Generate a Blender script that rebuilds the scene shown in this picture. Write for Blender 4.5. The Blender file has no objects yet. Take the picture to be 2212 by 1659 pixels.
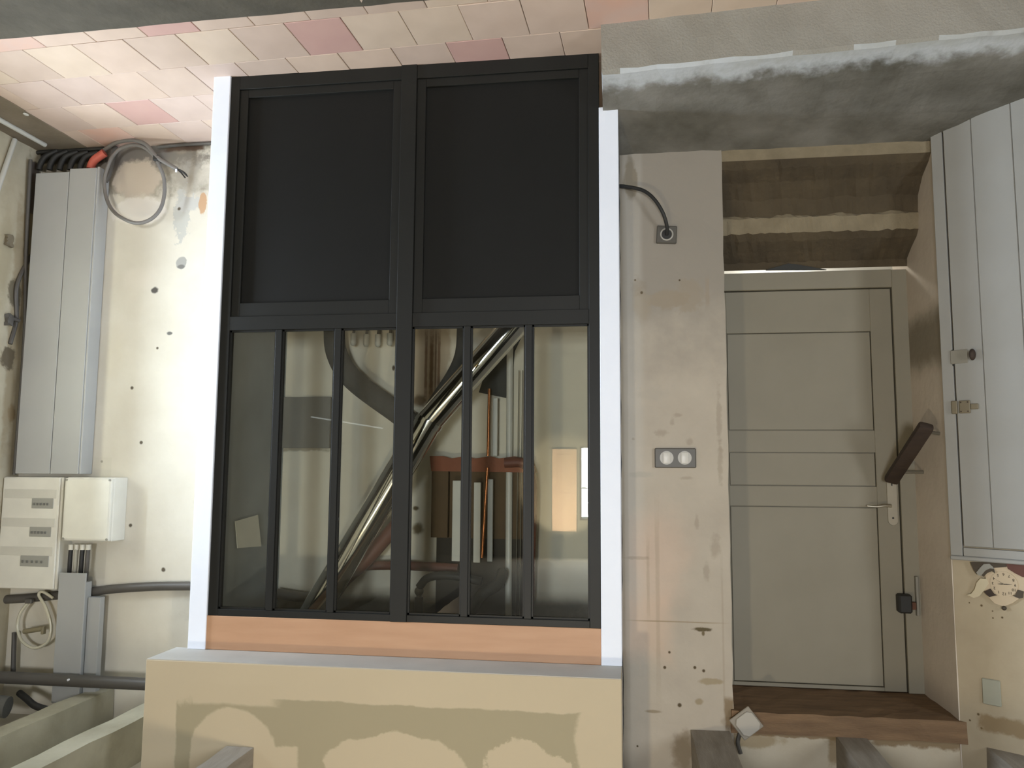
import bpy, bmesh, math, random
from mathutils import Vector, Matrix
random.seed(7)
R = math.radians
# The photograph was taken upside down: terracotta floor at its top, ceiling joists at its bottom.
# Everything is modelled as seen in the picture (x right, z up in the picture, relative to the camera) and the
# whole place, camera included, is turned upright by turn() at the end, so that the tiles are the floor at z = 0.
H = 1.39
TURN_Z = 3.312              # picture height of the tiled floor
F = 1760.0                  # focal length in pixels of the 2212 px wide frame
scn = bpy.context.scene
col = scn.collection

# ------------------------------------------------------------------ camera
YAW, PITCH, ROLL = R(8.18325516), R(5.9903911), R(0.37471291)
fwd = Vector((-math.sin(YAW)*math.cos(PITCH), math.cos(YAW)*math.cos(PITCH), math.sin(PITCH)))
r0 = Vector((math.cos(YAW), math.sin(YAW), 0)); u0 = r0.cross(fwd)
rgt = r0*math.cos(ROLL)+u0*math.sin(ROLL); upv = rgt.cross(fwd)
cam = bpy.data.cameras.new('camera'); co = bpy.data.objects.new('camera', cam); col.objects.link(co)
m = Matrix((rgt, upv, -fwd)).transposed().to_4x4(); m.translation = (0, 0, H); co.matrix_world = m
cam.sensor_fit = 'HORIZONTAL'; cam.sensor_width = 36.0; cam.lens = 36.0*F/2212.0
cam.clip_start = 0.05; cam.clip_end = 100
scn.camera = co
def turn():
    T = Matrix.Translation((0, 0, TURN_Z)) @ Matrix.Rotation(math.pi, 4, 'Y')
    for o in list(scn.objects):
        if o.parent is None: o.matrix_world = T @ o.matrix_basis

# ------------------------------------------------------------------ world, exposure, lamps
vs = scn.view_settings
vs.view_transform = 'Standard'; vs.look = 'None'; vs.gamma = 1.0; vs.exposure = 0.0; vs.use_curve_mapping = False
w = bpy.data.worlds.new('world'); scn.world = w; w.use_nodes = True
w.node_tree.nodes['Background'].inputs[0].default_value = (0.62, 0.78, 1.0, 1)
w.node_tree.nodes['Background'].inputs[1].default_value = 1.6

def lamp(name, kind, loc, energy, color, size=0.1, size_y=None, target=None, spread=None, spot=None, blend=0.5):
    l = bpy.data.lights.new(name, kind); l.energy = energy; l.color = color
    if kind == 'AREA':
        l.shape = 'RECTANGLE'; l.size = size; l.size_y = size_y or size
        if spread: l.spread = R(spread)
    else:
        l.shadow_soft_size = size
    if kind == 'SPOT': l.spot_size = R(spot); l.spot_blend = blend
    o = bpy.data.objects.new(name, l); col.objects.link(o)
    o.location = (loc[0], loc[1], loc[2]+H)
    if target:
        d = Vector(target)-Vector(loc); o.rotation_euler = d.to_track_quat('-Z', 'Y').to_euler()
    return o
# daylight through the deep-set side window in the left wall
lamp('window_daylight', 'AREA', (-3.97, 3.14, 0.60), 112, (0.74, 0.86, 1.0), 0.32, 0.90, (-3.0, 3.17, 0.60), spread=160)
# daylight through the window in the rear wall behind the camera
lamp('rear_daylight', 'AREA', (-0.24, -6.05, -0.2), 330, (0.91, 0.95, 1.0), 1.05, 1.1, (-0.24, 0, -0.2))
# daylight from the right, through an unseen window added to brighten floor and pier
lamp('added_side_daylight', 'AREA', (3.2, 0.65, 0.25), 75, (0.90, 0.95, 1.0), 0.95, 1.25, (0.0, 2.4, 0.75))
# warm bulb hanging in the room behind the camera
lamp('room_bulb', 'POINT', (-0.7, 0.5, -1.3), 86, (1.0, 0.86, 0.64), 0.06)
# unseen spot added in place of sunlight on the shutter
lamp('added_shutter_spot', 'SPOT', (-1.1, -4.2, -.9), 1500, (1.0, 0.86, 0.68), 0.05, target=(-1.03, -6.0, -.32), spot=46, blend=.3)
# unseen light added to brighten the inside of the glazed closet
lamp('closet_fill', 'POINT', (-1.25, 3.86, 1.55), 5.5, (1.0, 0.86, 0.66), 0.05)
# light in the passage behind the door
lamp('passage_bulb', 'POINT', (0.9, 4.75, 1.3), 8, (1.0, 0.97, 0.9), 0.05)

# ------------------------------------------------------------------ materials
def s2l(c):
    return tuple((v/12.92 if v <= 0.04045 else ((v+0.055)/1.055)**2.4) for v in [x/255.0 for x in c])+(1,)
_m = {}
def mat(name, rgb, rough=0.6, metal=0.0, rgb2=None, nscale=6, nsharp=0.5, bump=0.0, bscale=40, spec=0.5, stretch=None, coat=0):
    if name in _m: return _m[name]
    M = bpy.data.materials.new(name); M.use_nodes = True; nt = M.node_tree; N = nt.nodes; L = nt.links
    b = N['Principled BSDF']; b.inputs['Roughness'].default_value = rough; b.inputs['Metallic'].default_value = metal
    b.inputs['Specular IOR Level'].default_value = spec; b.inputs['Coat Weight'].default_value = coat
    tc = N.new('ShaderNodeTexCoord'); src = tc.outputs['Object']
    if stretch:
        mp = N.new('ShaderNodeMapping'); mp.inputs['Scale'].default_value = stretch; L.new(src, mp.inputs[0]); src = mp.outputs[0]
    n = N.new('ShaderNodeTexNoise'); n.inputs['Scale'].default_value = nscale; n.inputs['Detail'].default_value = 6
    L.new(src, n.inputs['Vector'])
    cr = N.new('ShaderNodeValToRGB'); cr.color_ramp.elements[0].position = 0.5-nsharp/2; cr.color_ramp.elements[1].position = 0.5+nsharp/2
    cr.color_ramp.elements[0].color = s2l(rgb2 or tuple(v*0.93 for v in rgb)); cr.color_ramp.elements[1].color = s2l(rgb)
    L.new(n.outputs['Fac'], cr.inputs[0]); L.new(cr.outputs[0], b.inputs['Base Color'])
    if bump:
        n2 = N.new('ShaderNodeTexNoise'); n2.inputs['Scale'].default_value = bscale; n2.inputs['Detail'].default_value = 5
        L.new(src, n2.inputs['Vector'])
        bp = N.new('ShaderNodeBump'); bp.inputs['Strength'].default_value = bump; bp.inputs['Distance'].default_value = 0.01
        L.new(n2.outputs['Fac'], bp.inputs['Height']); L.new(bp.outputs[0], b.inputs['Normal'])
    _m[name] = M; return M

def painted(name, rgb, rgb2, ops, rough=0.8, bump=0.25, bscale=30, nscale=3.0, frame=None, nsharp=0.35):
    """plaster with stains, holes and patches of their own shape.
    ops: (shape, u, z, ru, rz, colour, soft, wobble, frequency). u is x, or the distance along the wall of frame=(origin, direction)."""
    M = bpy.data.materials.new(name); M.use_nodes = True; nt = M.node_tree; N = nt.nodes; L = nt.links
    b = N['Principled BSDF']; b.inputs['Roughness'].default_value = rough; b.inputs['Specular IOR Level'].default_value = 0.25
    tc = N.new('ShaderNodeTexCoord'); P = tc.outputs['Object']
    n = N.new('ShaderNodeTexNoise'); n.inputs['Scale'].default_value = nscale; n.inputs['Detail'].default_value = 7; n.inputs['Roughness'].default_value = 0.6
    L.new(P, n.inputs['Vector'])
    cr = N.new('ShaderNodeValToRGB'); cr.color_ramp.elements[0].position = 0.5-nsharp/2; cr.color_ramp.elements[1].position = 0.5+nsharp/2
    cr.color_ramp.elements[0].color = s2l(rgb2); cr.color_ramp.elements[1].color = s2l(rgb)
    L.new(n.outputs['Fac'], cr.inputs[0]); cur = cr.outputs[0]
    sx = N.new('ShaderNodeSeparateXYZ'); L.new(P, sx.inputs[0])
    def ma(op, a, b_=None, c=None):
        q = N.new('ShaderNodeMath'); q.operation = op
        for i, v in enumerate((a, b_, c)):
            if v is None: continue
            if isinstance(v, (int, float)): q.inputs[i].default_value = v
            else: L.new(v, q.inputs[i])
        return q.outputs[0]
    if frame:
        (ox, oy), (dx, dy) = frame
        U = ma('ADD', ma('MULTIPLY', ma('SUBTRACT', sx.outputs[0], ox), dx), ma('MULTIPLY', ma('SUBTRACT', sx.outputs[1], oy), dy))
    else: U = sx.outputs[0]
    Z = ma('SUBTRACT', sx.outputs[2], H)
    ncache = {}
    for sh, cu, cz, ru, rz, c, soft, wob, fr in ops:
        a = ma('ABSOLUTE', ma('DIVIDE', ma('SUBTRACT', U, cu), ru)); d = ma('ABSOLUTE', ma('DIVIDE', ma('SUBTRACT', Z, cz), rz))
        if sh == 'box': dist = ma('MAXIMUM', a, d)
        else: dist = ma('SQRT', ma('ADD', ma('MULTIPLY', a, a), ma('MULTIPLY', d, d)))
        if wob:
            if fr not in ncache:
                q = N.new('ShaderNodeTexNoise'); q.inputs['Scale'].default_value = fr; q.inputs['Detail'].default_value = 6; q.inputs['Roughness'].default_value = 0.62
                L.new(P, q.inputs['Vector']); ncache[fr] = q.outputs['Fac']
            dist = ma('ADD', dist, ma('MULTIPLY', ma('SUBTRACT', ncache[fr], 0.5), wob*2.1))
        mr = N.new('ShaderNodeMapRange'); mr.interpolation_type = 'SMOOTHSTEP'
        mr.inputs['From Min'].default_value = 1+soft; mr.inputs['From Max'].default_value = 1-soft
        L.new(dist, mr.inputs['Value'])
        mx = N.new('ShaderNodeMix'); mx.data_type = 'RGBA'
        al = mr.outputs[0]
        if len(c) == 4: al = ma('MULTIPLY', al, c[3])
        L.new(al, mx.inputs['Factor']); L.new(cur, mx.inputs[6]); mx.inputs[7].default_value = s2l(c[:3])
        cur = mx.outputs[2]
    L.new(cur, b.inputs['Base Color'])
    if bump:
        n2 = N.new('ShaderNodeTexNoise'); n2.inputs['Scale'].default_value = bscale; n2.inputs['Detail'].default_value = 6
        L.new(P, n2.inputs['Vector'])
        bp = N.new('ShaderNodeBump'); bp.inputs['Strength'].default_value = bump; bp.inputs['Distance'].default_value = 0.01
        L.new(n2.outputs['Fac'], bp.inputs['Height']); L.new(bp.outputs[0], b.inputs['Normal'])
    return M

def glass_mat():
    M = bpy.data.materials.new('clear_glass'); M.use_nodes = True; nt = M.node_tree; N = nt.nodes; L = nt.links
    N.remove(N['Principled BSDF']); out = N['Material Output']
    t = N.new('ShaderNodeBsdfTransparent'); t.inputs[0].default_value = (0.95, 0.97, 0.96, 1)
    g = N.new('ShaderNodeBsdfGlossy'); g.inputs['Roughness'].default_value = 0.0
    f = N.new('ShaderNodeFresnel'); f.inputs[0].default_value = 1.52
    mx = N.new('ShaderNodeMixShader'); L.new(f.outputs[0], mx.inputs[0]); L.new(t.outputs[0], mx.inputs[1]); L.new(g.outputs[0], mx.inputs[2])
    L.new(mx.outputs[0], out.inputs[0]); return M
def emit(name, rgb, s):
    M = bpy.data.materials.new(name); M.use_nodes = True; nt = M.node_tree
    b = nt.nodes['Principled BSDF']; b.inputs['Base Color'].default_value = (0, 0, 0, 1)
    b.inputs['Emission Color'].default_value = s2l(rgb); b.inputs['Emission Strength'].default_value = s; return M

# ------------------------------------------------------------------ geometry helpers
def ray(px, py):
    return rgt*((px-1106.0)/F) - upv*((py-829.5)/F) + fwd
def QY(px, py, Y):
    d = ray(px, py); return d*(Y/d.y)
def QZ(px, py, Z):
    d = ray(px, py); return d*(Z/d.z)
def QX(px, py, X):
    d = ray(px, py); return d*(X/d.x)
# angled wall on the right: origin, direction to the right, normal into the room
AO = Vector((1.40, 3.88, 0)); AD = Vector((0.785035, -0.619355, 0)); AN = Vector((-0.619355, -0.785035, 0))
AM = Matrix(((AD.x, -AN.x, 0, AO.x), (AD.y, -AN.y, 0, AO.y), (0, 0, 1, 0), (0, 0, 0, 1)))   # local (s, -out, z)
def QA(px, py):
    d = ray(px, py); q = d*(AN.dot(AO)/AN.dot(d)); return (q-AO).dot(AD), q.z

class B:
    """collects shapes (z relative to the camera) and links them as ONE mesh object"""
    def __init__(s): s.bm = bmesh.new()
    def _add(s, tmp, M=None, mi=0):
        if M is not None: bmesh.ops.transform(tmp, matrix=M, verts=tmp.verts)
        for f in tmp.faces: f.material_index = mi
        me = bpy.data.meshes.new('t'); tmp.to_mesh(me); tmp.free(); s.bm.from_mesh(me); bpy.data.meshes.remove(me)
    def box(s, lo, hi, bev=0.0, M=None, mi=0, seg=1):
        t = bmesh.new(); bmesh.ops.create_cube(t, size=1)
        c = [(a+b)/2 for a, b in zip(lo, hi)]; d = [abs(b-a) for a, b in zip(lo, hi)]
        for v in t.verts: v.co = Vector((c[0]+v.co.x*d[0], c[1]+v.co.y*d[1], c[2]+v.co.z*d[2]))
        if bev: bmesh.ops.bevel(t, geom=list(t.edges), offset=min(bev, min(d)*0.45), segments=seg, affect='EDGES', profile=0.6)
        s._add(t, M, mi); return s
    def prism(s, pts, axis, a0, a1, bev=0.0, M=None, mi=0):
        """polygon in the plane across axis ('x','y','z'), extruded from a0 to a1"""
        t = bmesh.new()
        def mk(p, a): return {'x': (a, p[0], p[1]), 'y': (p[0], a, p[1]), 'z': (p[0], p[1], a)}[axis]
        v0 = [t.verts.new(mk(p, a0)) for p in pts]; v1 = [t.verts.new(mk(p, a1)) for p in pts]; n = len(pts)
        t.faces.new(v0); t.faces.new(v1[::-1])
        for i in range(n): t.faces.new((v0[i], v1[i], v1[(i+1) % n], v0[(i+1) % n]))
        bmesh.ops.recalc_face_normals(t, faces=t.faces)
        if bev: bmesh.ops.bevel(t, geom=list(t.edges), offset=bev, segments=1, affect='EDGES')
        s._add(t, M, mi); return s
    def cyl(s, p, q, r, r2=None, n=20, M=None, mi=0, bev=0.0):
        p = Vector(p); q = Vector(q); t = bmesh.new()
        bmesh.ops.create_cone(t, cap_ends=True, segments=n, radius1=r, radius2=r if r2 is None else r2, depth=(q-p).length)
        if bev: bmesh.ops.bevel(t, geom=[e for e in t.edges if len(e.link_faces) == 2 and any(len(f.verts) > 4 for f in e.link_faces)], offset=bev, segments=2, affect='EDGES')
        mm = (q-p).to_track_quat('Z', 'Y').to_matrix().to_4x4(); mm.translation = (p+q)/2
        bmesh.ops.transform(t, matrix=mm, verts=t.verts); s._add(t, M, mi); return s
    def sphere(s, c, r, n=14, sc=(1, 1, 1), M=None, mi=0):
        t = bmesh.new(); bmesh.ops.create_uvsphere(t, u_segments=n, v_segments=n//2+2, radius=r)
        for v in t.verts: v.co = Vector((c[0]+v.co.x*sc[0], c[1]+v.co.y*sc[1], c[2]+v.co.z*sc[2]))
        s._add(t, M, mi); return s
    def tube(s, pts, r, n=10, smooth=6, M=None, mi=0, closed=False):
        P = [Vector(p) for p in pts]
        if smooth > 1 and len(P) > 2:
            Q = []; k = len(P)
            for i in range(k if closed else k-1):
                a = P[(i-1) % k] if (closed or i > 0) else P[0]*2-P[1]
                b_, c_ = P[i], P[(i+1) % k]
                d = P[(i+2) % k] if (closed or i+2 < k) else P[-1]*2-P[-2]
                for j in range(smooth):
                    u = j/smooth
                    Q.append(0.5*((2*b_)+(-a+c_)*u+(2*a-5*b_+4*c_-d)*u*u+(-a+3*b_-3*c_+d)*u**3))
            if not closed: Q.append(P[-1])
            P = Q
        t = bmesh.new(); rings = []; up = None; k = len(P)
        rr = r if callable(r) else (lambda u: r)
        for i, p in enumerate(P):
            if closed: tg = (P[(i+1) % k]-P[(i-1) % k]).normalized()
            else: tg = (P[min(i+1, k-1)]-P[max(i-1, 0)]).normalized()
            if up is None:
                up = Vector((0, 0, 1)) if abs(tg.z) < 0.9 else Vector((0, 1, 0))
            up = (up-tg*up.dot(tg)).normalized(); sd = tg.cross(up)
            rad = rr(i/(k-1))
            rings.append([t.verts.new(p+(up*math.cos(2*math.pi*j/n)+sd*math.sin(2*math.pi*j/n))*rad) for j in range(n)])
        for i in range(k if closed else k-1):
            a, b_ = rings[i], rings[(i+1) % k]
            for j in range(n): t.faces.new((a[j], a[(j+1) % n], b_[(j+1) % n], b_[j]))
        if not closed: t.faces.new(rings[0][::-1]); t.faces.new(rings[-1])
        bmesh.ops.recalc_face_normals(t, faces=t.faces)
        s._add(t, M, mi); return s
    def build(s, name, m, parent=None, smooth=False, kind=None, label=None, cat=None, group=None, origin=True):
        bm = s.bm
        for v in bm.verts: v.co.z += H
        lo = Vector((min(v.co.x for v in bm.verts), min(v.co.y for v in bm.verts), min(v.co.z for v in bm.verts)))
        hi = Vector((max(v.co.x for v in bm.verts), max(v.co.y for v in bm.verts), max(v.co.z for v in bm.verts)))
        base = Vector(((lo.x+hi.x)/2, (lo.y+hi.y)/2, lo.z)) if origin else Vector((0, 0, 0))
        for v in bm.verts: v.co -= base
        me = bpy.data.meshes.new(name); bm.to_mesh(me); bm.free()
        for x in (m if isinstance(m, (list, tuple)) else [m]): me.materials.append(x)
        if smooth:
            for p in me.polygons: p.use_smooth = True
            me.set_sharp_from_angle(angle=R(40))
        o = bpy.data.objects.new(name, me); col.objects.link(o)
        if parent: o.parent = parent; o.location = base-wloc(parent)
        else: o.location = base
        if kind: o['kind'] = kind
        if label: o['label'] = label
        if cat: o['category'] = cat
        if group: o['group'] = group
        return o
def wloc(o):
    v = Vector(o.location)
    while o.parent: o = o.parent; v += Vector(o.location)
    return v
def thing(name, label, cat, loc, group=None):
    o = bpy.data.objects.new(name, None); col.objects.link(o); o.location = (loc[0], loc[1], loc[2]+H); o.empty_display_size = 0.1
    o['label'] = label; o['category'] = cat
    if group: o['group'] = group
    return o
def box(name, lo, hi, m, parent=None, bev=0.0, **k):
    return B().box(lo, hi, bev).build(name, m, parent, **k)
def slab(name, lo, hi, m, **k):
    return B().box(lo, hi).build(name, m, origin=False, kind='structure', **k)
def rough_box(lo, hi, step, amp, seed=0, M=None):
    """box with a subdivided, slightly uneven skin"""
    t = bmesh.new(); bmesh.ops.create_cube(t, size=1)
    c = [(a+b)/2 for a, b in zip(lo, hi)]; d = [abs(b-a) for a, b in zip(lo, hi)]
    for v in t.verts: v.co = Vector((c[i]+v.co[i]*d[i] for i in range(3)))
    for ax in range(3):
        n = int(d[ax]/step)
        for i in range(1, n):
            nn = Vector((0, 0, 0)); nn[ax] = 1; pc = Vector(lo); pc[ax] = lo[ax]+d[ax]*i/n
            bmesh.ops.bisect_plane(t, geom=t.verts[:]+t.edges[:]+t.faces[:], plane_co=pc, plane_no=nn)
    rnd = random.Random(seed)
    for v in t.verts:
        v.co += Vector((rnd.uniform(-1, 1), rnd.uniform(-1, 1), rnd.uniform(-1, 1)))*amp
    b = B(); b._add(t, M); return b

# palette
white_paint = mat('white_paint', (235, 236, 238), 0.45, rgb2=(228, 229, 232))
grey_pvc = mat('grey_pvc', (172, 172, 168), 0.42, nscale=2)
cream_plastic = mat('cream_plastic', (222, 218, 204), 0.4)
dark_steel = mat('dark_steel', (30, 30, 27), 0.5, rgb2=(27, 27, 24), spec=0.25)
black_panel = mat('black_panel', (24, 24, 22), 0.6, rgb2=(22, 22, 20), spec=0.18)
beech = mat('beech', (186, 146, 114), 0.55, rgb2=(175, 134, 102), nscale=3, stretch=(1.2, 20, 9), nsharp=0.5)
dusty_oak = mat('dusty_wood', (158, 150, 138), 0.85, rgb2=(134, 126, 114), nscale=5, bump=0.3, stretch=(8, 1, 8))
dusty_wood_pale = mat('dusty_wood_pale', (180, 174, 152), 0.9, rgb2=(150, 144, 122), nscale=4, bump=0.3)
brown_wood = mat('brown_wood', (134, 106, 76), 0.75, rgb2=(104, 80, 56), nscale=5, bump=0.3, stretch=(1, 6, 6))
dark_brown = mat('dark_brown_wood', (62, 48, 36), 0.7, rgb2=(48, 36, 28), bump=0.2, stretch=(1, 1, 6))
pvc_dark = mat('dark_grey_pipe', (88, 84, 78), 0.5, rgb2=(78, 74, 68))
rubber = mat('black_rubber', (38, 37, 34), 0.6)
steel = mat('polished_steel', (225, 222, 216), 0.09, metal=1.0, rgb2=(215, 212, 206))
dull_metal = mat('dull_metal', (150, 146, 134), 0.4, metal=0.7)
copper = mat('copper', (200, 130, 84), 0.25, metal=1.0)
insul = mat('pipe_insulation', (66, 65, 62), 0.9, bump=0.2, bscale=60)
white_pvc = mat('white_pvc', (196, 194, 184), 0.4)
grey_plate = mat('taupe_plate', (84, 80, 72), 0.45, rgb2=(80, 76, 68))
glass = glass_mat()
door_paint = mat('door_paint', (138, 131, 113), 0.6, rgb2=(129, 122, 104), nscale=3)
cup_paint = mat('cupboard_paint', (152, 151, 146), 0.55, rgb2=(143, 141, 134), nscale=3)

# ------------------------------------------------------------------ the setting
pl = (212, 206, 190); pl2 = (202, 195, 178)
XL = -3.53
slab('ceiling', (-4.6, -6.4, -1.5), (3.6, 5.2, -1.39), painted('ceiling_plaster', (196, 188, 168), (176, 168, 148), [], bump=0.3))
# floor: bed with terracotta tiles as children
ceil = slab('floor', (-4.1, -6.3, 1.915), (3.4, 4.7, 2.05), mat('tile_joint', (176, 156, 140), 0.9, bump=0.3))
tile_cols = [(206, 183, 165), (209, 186, 168), (202, 179, 162), (210, 189, 168), (203, 181, 167), (207, 183, 163), (200, 178, 161)]
tm = [mat('terracotta_%s' % 'abcdefg'[i], c, 0.55, rgb2=tuple(v-16 for v in c), nscale=5, nsharp=0.5) for i, c in enumerate(tile_cols)]
tred = [mat('terracotta_red', (196, 160, 148), 0.5, rgb2=(188, 150, 140), nscale=5), mat('terracotta_orange', (208, 168, 148), 0.5, rgb2=(202, 174, 160), nscale=5, nsharp=.3)]
TW, TD = 0.258, 0.28
base_meshes = {}
def tile_mesh(mi_):
    if mi_ in base_meshes: return base_meshes[mi_]
    b = B(); b.box((-TW/2+0.0013, -TD/2+0.0013, -0.010), (TW/2-0.0013, TD/2-0.0013, 0.004), 0.002)
    me = bpy.data.meshes.new('tile'); b.bm.to_mesh(me); b.bm.free(); me.materials.append((tm+tred)[mi_]); base_meshes[mi_] = me; return me
ang = -0.045; ca, sa = math.cos(ang), math.sin(ang)
redset = {(3, -4): 7, (2, -6): 7, (3, -12): 8, (2, -9): 8, (4, -1): 7, (1, -5): 7, (1, -2): 8, (5, -9): 7, (6, -12): 8, (4, -13): 7, (3, 1): 8}
for j in range(0, 9):                  # rows along x; row 3 is 3.14..3.42
    yc = 3.14+(j-3)*TD+TD/2
    for i in range(-16, 9):
        xc = (-1.705 if j % 2 else -1.834)+TW/2+i*TW+1.29
        X = -1.2+(xc+1.2)*ca-(yc-3.4)*sa; Y = 3.4+(xc+1.2)*sa+(yc-3.4)*ca
        if X < -3.32 or X > 2.2 or Y > 4.46 or Y < 2.96: continue
        k = redset.get((j, i), random.randrange(len(tm)) if random.random() > 0.05 else 8)
        o = bpy.data.objects.new('tile', tile_mesh(k)); col.objects.link(o); o.parent = ceil
        o.location = (X, Y, 1.914+H+random.uniform(-0.0012, 0.0012)); o.rotation_euler = (random.uniform(-.003, .003), random.uniform(-.003, .003), ang)

# back wall behind the pipes and left of the partition (Y = 4.33)
def at(px, py, Y=4.33): p = QY(px, py, Y); return p.x, p.z
ops = []
def op(sh, px, py, rx, ry, c, soft=0.1, wob=0.0, fr=8, Y=4.33):
    x, z = at(px, py, Y); k = Y/F*1.01
    ops.append((sh, x, z, rx*k, ry*k, c, soft, wob, fr))
op('box', 250, 345, 210, 75, (128, 118, 100, 0.85), 0.25, 0.9, 7)       # bare render near the ceiling
op('ell', 300, 340, 90, 30, (112, 108, 104, 0.8), 0.4, 0.5, 8)
op('box', 150, 335, 95, 22, (60, 56, 50), 0.2, 0.6, 12)
op('box', 400, 318, 60, 9, (90, 72, 58), 0.4, 0.7, 14)
op('ell', 405, 352, 45, 24, (128, 122, 110, .9), 0.3, 1.6, 16)
op('ell', 295, 385, 62, 45, (196, 184, 166), 0.15, 0.5, 14)
op('ell', 410, 385, 50, 40, (180, 174, 160, 0.6), 0.3, 0.8, 18)
op('ell', 300, 455, 75, 32, (222, 216, 204), 0.1, 0.5, 14)
op('ell', 392, 465, 20, 58, (186, 184, 174), 0.08, 1.1, 22)             # flaked paint
op('ell', 410, 440, 32, 18, (190, 188, 180), 0.08, 1.2, 26)
op('ell', 438, 440, 10, 26, (188, 154, 120), 0.1, 0.6, 16)
op('ell', 391, 568, 13, 15, (160, 158, 150), 0.1, 0.5, 20)
op('ell', 391, 576, 9, 5, (120, 118, 112), 0.3, 0.4, 20)
op('ell', 334, 627, 9, 7, (88, 84, 78), 0.3, 0.5, 40)
op('ell', 366, 720, 7, 4, (110, 108, 102), 0.3, 0.4, 40)
for p in ((285, 838, 4), (305, 956, 4), (340, 752, 3), (353, 1231, 5), (282, 1135, 4), (220, 997, 3), (387, 451, 4)):
    op('ell', p[0], p[1], p[2], p[2], (92, 84, 70), 0.4, 0.3, 50)
op('box', 215, 1118, 22, 138, (196, 190, 172, 0.5), 0.02, 0.0)
op('ell', 240, 760, 30, 60, (204, 196, 176, 0.5), 0.6, 0.6, 6)
op('ell', 300, 600, 40, 25, (214, 206, 190, 0.6), 0.5, 0.8, 9)
# inside the closet
op('box', 925, 780, 48, 95, (140, 112, 78, 0.55), 0.12, 0.5, 9)
for px_, w_ in ((920, 3), (932, 4), (941, 2), (948, 3)): op('box', px_, 790, w_, 70, (92, 58, 34, 0.7), 0.5, 0.5, 30)
op('ell', 907, 865, 15, 13, (86, 66, 40, 0.8), 0.4, 0.4, 30)
op('ell', 903, 1142, 12, 12, (96, 80, 48, 0.9), 0.5, 0.5, 30)
op('ell', 898, 1098, 6, 5, (96, 84, 60), 0.5, 0.5, 30)
op('ell', 965, 1278, 16, 20, (74, 64, 44, 0.9), 0.35, 0.5, 16)
op('ell', 850, 795, 3, 6, (70, 60, 46), 0.4)
op('ell', 845, 890, 9, 5, (90, 80, 60, 0.7), 0.4)
op('box', 660, 967, 62, 8, (96, 84, 60, 0.6), 0.4, 0.8, 20)
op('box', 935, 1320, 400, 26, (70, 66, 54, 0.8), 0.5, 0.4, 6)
wall_plaster = painted('back_plaster', pl, pl2, ops, rough=0.85, bump=0.3, bscale=9)
slab('wall_back', (-4.1, 4.33, -1.5), (0.02, 4.5, 2.0), wall_plaster)

# left wall, with the deep window opening that lets the daylight in
lw = painted('left_plaster', (190, 182, 160), (166, 156, 132), [('box', 4.215, .75, .035, .75, (150, 136, 108, .8), .4, 1.4, 5), ('ell', 4.2, 1.0, .05, .09, (96, 88, 70, .9), .2, .9, 12),
     ('ell', 4.19, .62, .05, .07, (88, 78, 60, .9), .2, .9, 12), ('ell', 4.24, .3, .03, .05, (140, 122, 92, .9), .3, .8, 14), ('ell', 4.1, 1.25, .06, .3, (150, 140, 112, .6), .5, .9, 5),
     ('box', 4.3, 1.45, .05, .35, (128, 116, 92, .8), .3, 1.2, 7)], bump=0.4, bscale=8, frame=((XL, 0), (0, 1)))
b = B(); T0 = -4.0
WA, WB, WC, WD = 2.90, 3.50, 0.08, 1.15
b.box((T0, -6.3, -1.5), (XL, WA, 2.0)).box((T0, WB, -1.5), (XL, 4.4, 2.0))
b.box((T0, WA, -1.5), (XL, WB, WC)).box((T0, WA, WD), (XL, WB, 2.0))
b.build('wall_left', lw, origin=False, kind='structure')
b = B(); wx = -3.95
for lo_, hi_ in (((WA, WC), (WA+.05, WD)), ((WB-.05, WC), (WB, WD)), ((WA, WC), (WB, WC+.05)), ((WA, WD-.05), (WB, WD))): b.box((wx-.03, lo_[0], lo_[1]), (wx, hi_[0], hi_[1]))
win1 = b.build('window_1', white_paint, kind='structure')

# rear and right of the room, behind the camera
rear = painted('rear_plaster', (138, 132, 112), (124, 118, 98), [], bump=0.2)
b = B(); b.box((-4.1, -6.3, -1.5), (-.79, -6.0, 2.0)).box((.32, -6.3, -1.5), (3.5, -6.0, 2.0)).box((-.79, -6.3, -1.5), (.32, -6.0, -.8)).box((-.79, -6.3, .38), (.32, -6.0, 2.0))
b.build('wall_rear', rear, origin=False, kind='structure')
b = B(); b.box((-.79, -6.03, -.8), (-.76, -6.0, .38)).box((.29, -6.03, -.8), (.32, -6.0, .38)).box((-.25, -6.03, -.8), (-.22, -6.0, .38)).box((-.79, -6.03, -.8), (.32, -6.0, -.77)).box((-.79, -6.03, .35), (.32, -6.0, .38)).box((-.79, -6.03, -.3), (.32, -6.0, -.28))
b.build('window_2', dark_brown, kind='structure')
b = B(); b.box((2.97, -6.3, -1.5), (3.3, .1, 2.0)).box((2.97, 1.2, -1.5), (3.3, 2.66, 2.0)).box((2.97, .1, -1.5), (3.3, 1.2, -.45)).box((2.97, .1, .95), (3.3, 1.2, 2.0))
b.build('wall_side', rear, origin=False, kind='structure')
b = B(); b.box((3.05, .1, -.45), (3.08, .15, .95)).box((3.05, 1.15, -.45), (3.08, 1.2, .95)).box((3.05, .15, -.45), (3.08, 1.15, -.40)).box((3.05, .15, .90), (3.08, 1.15, .95)).box((3.05, .15, .24), (3.08, 1.15, .27))
b.build('added_window_3', white_paint, kind='structure')  # unseen window, added for light from the right

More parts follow.
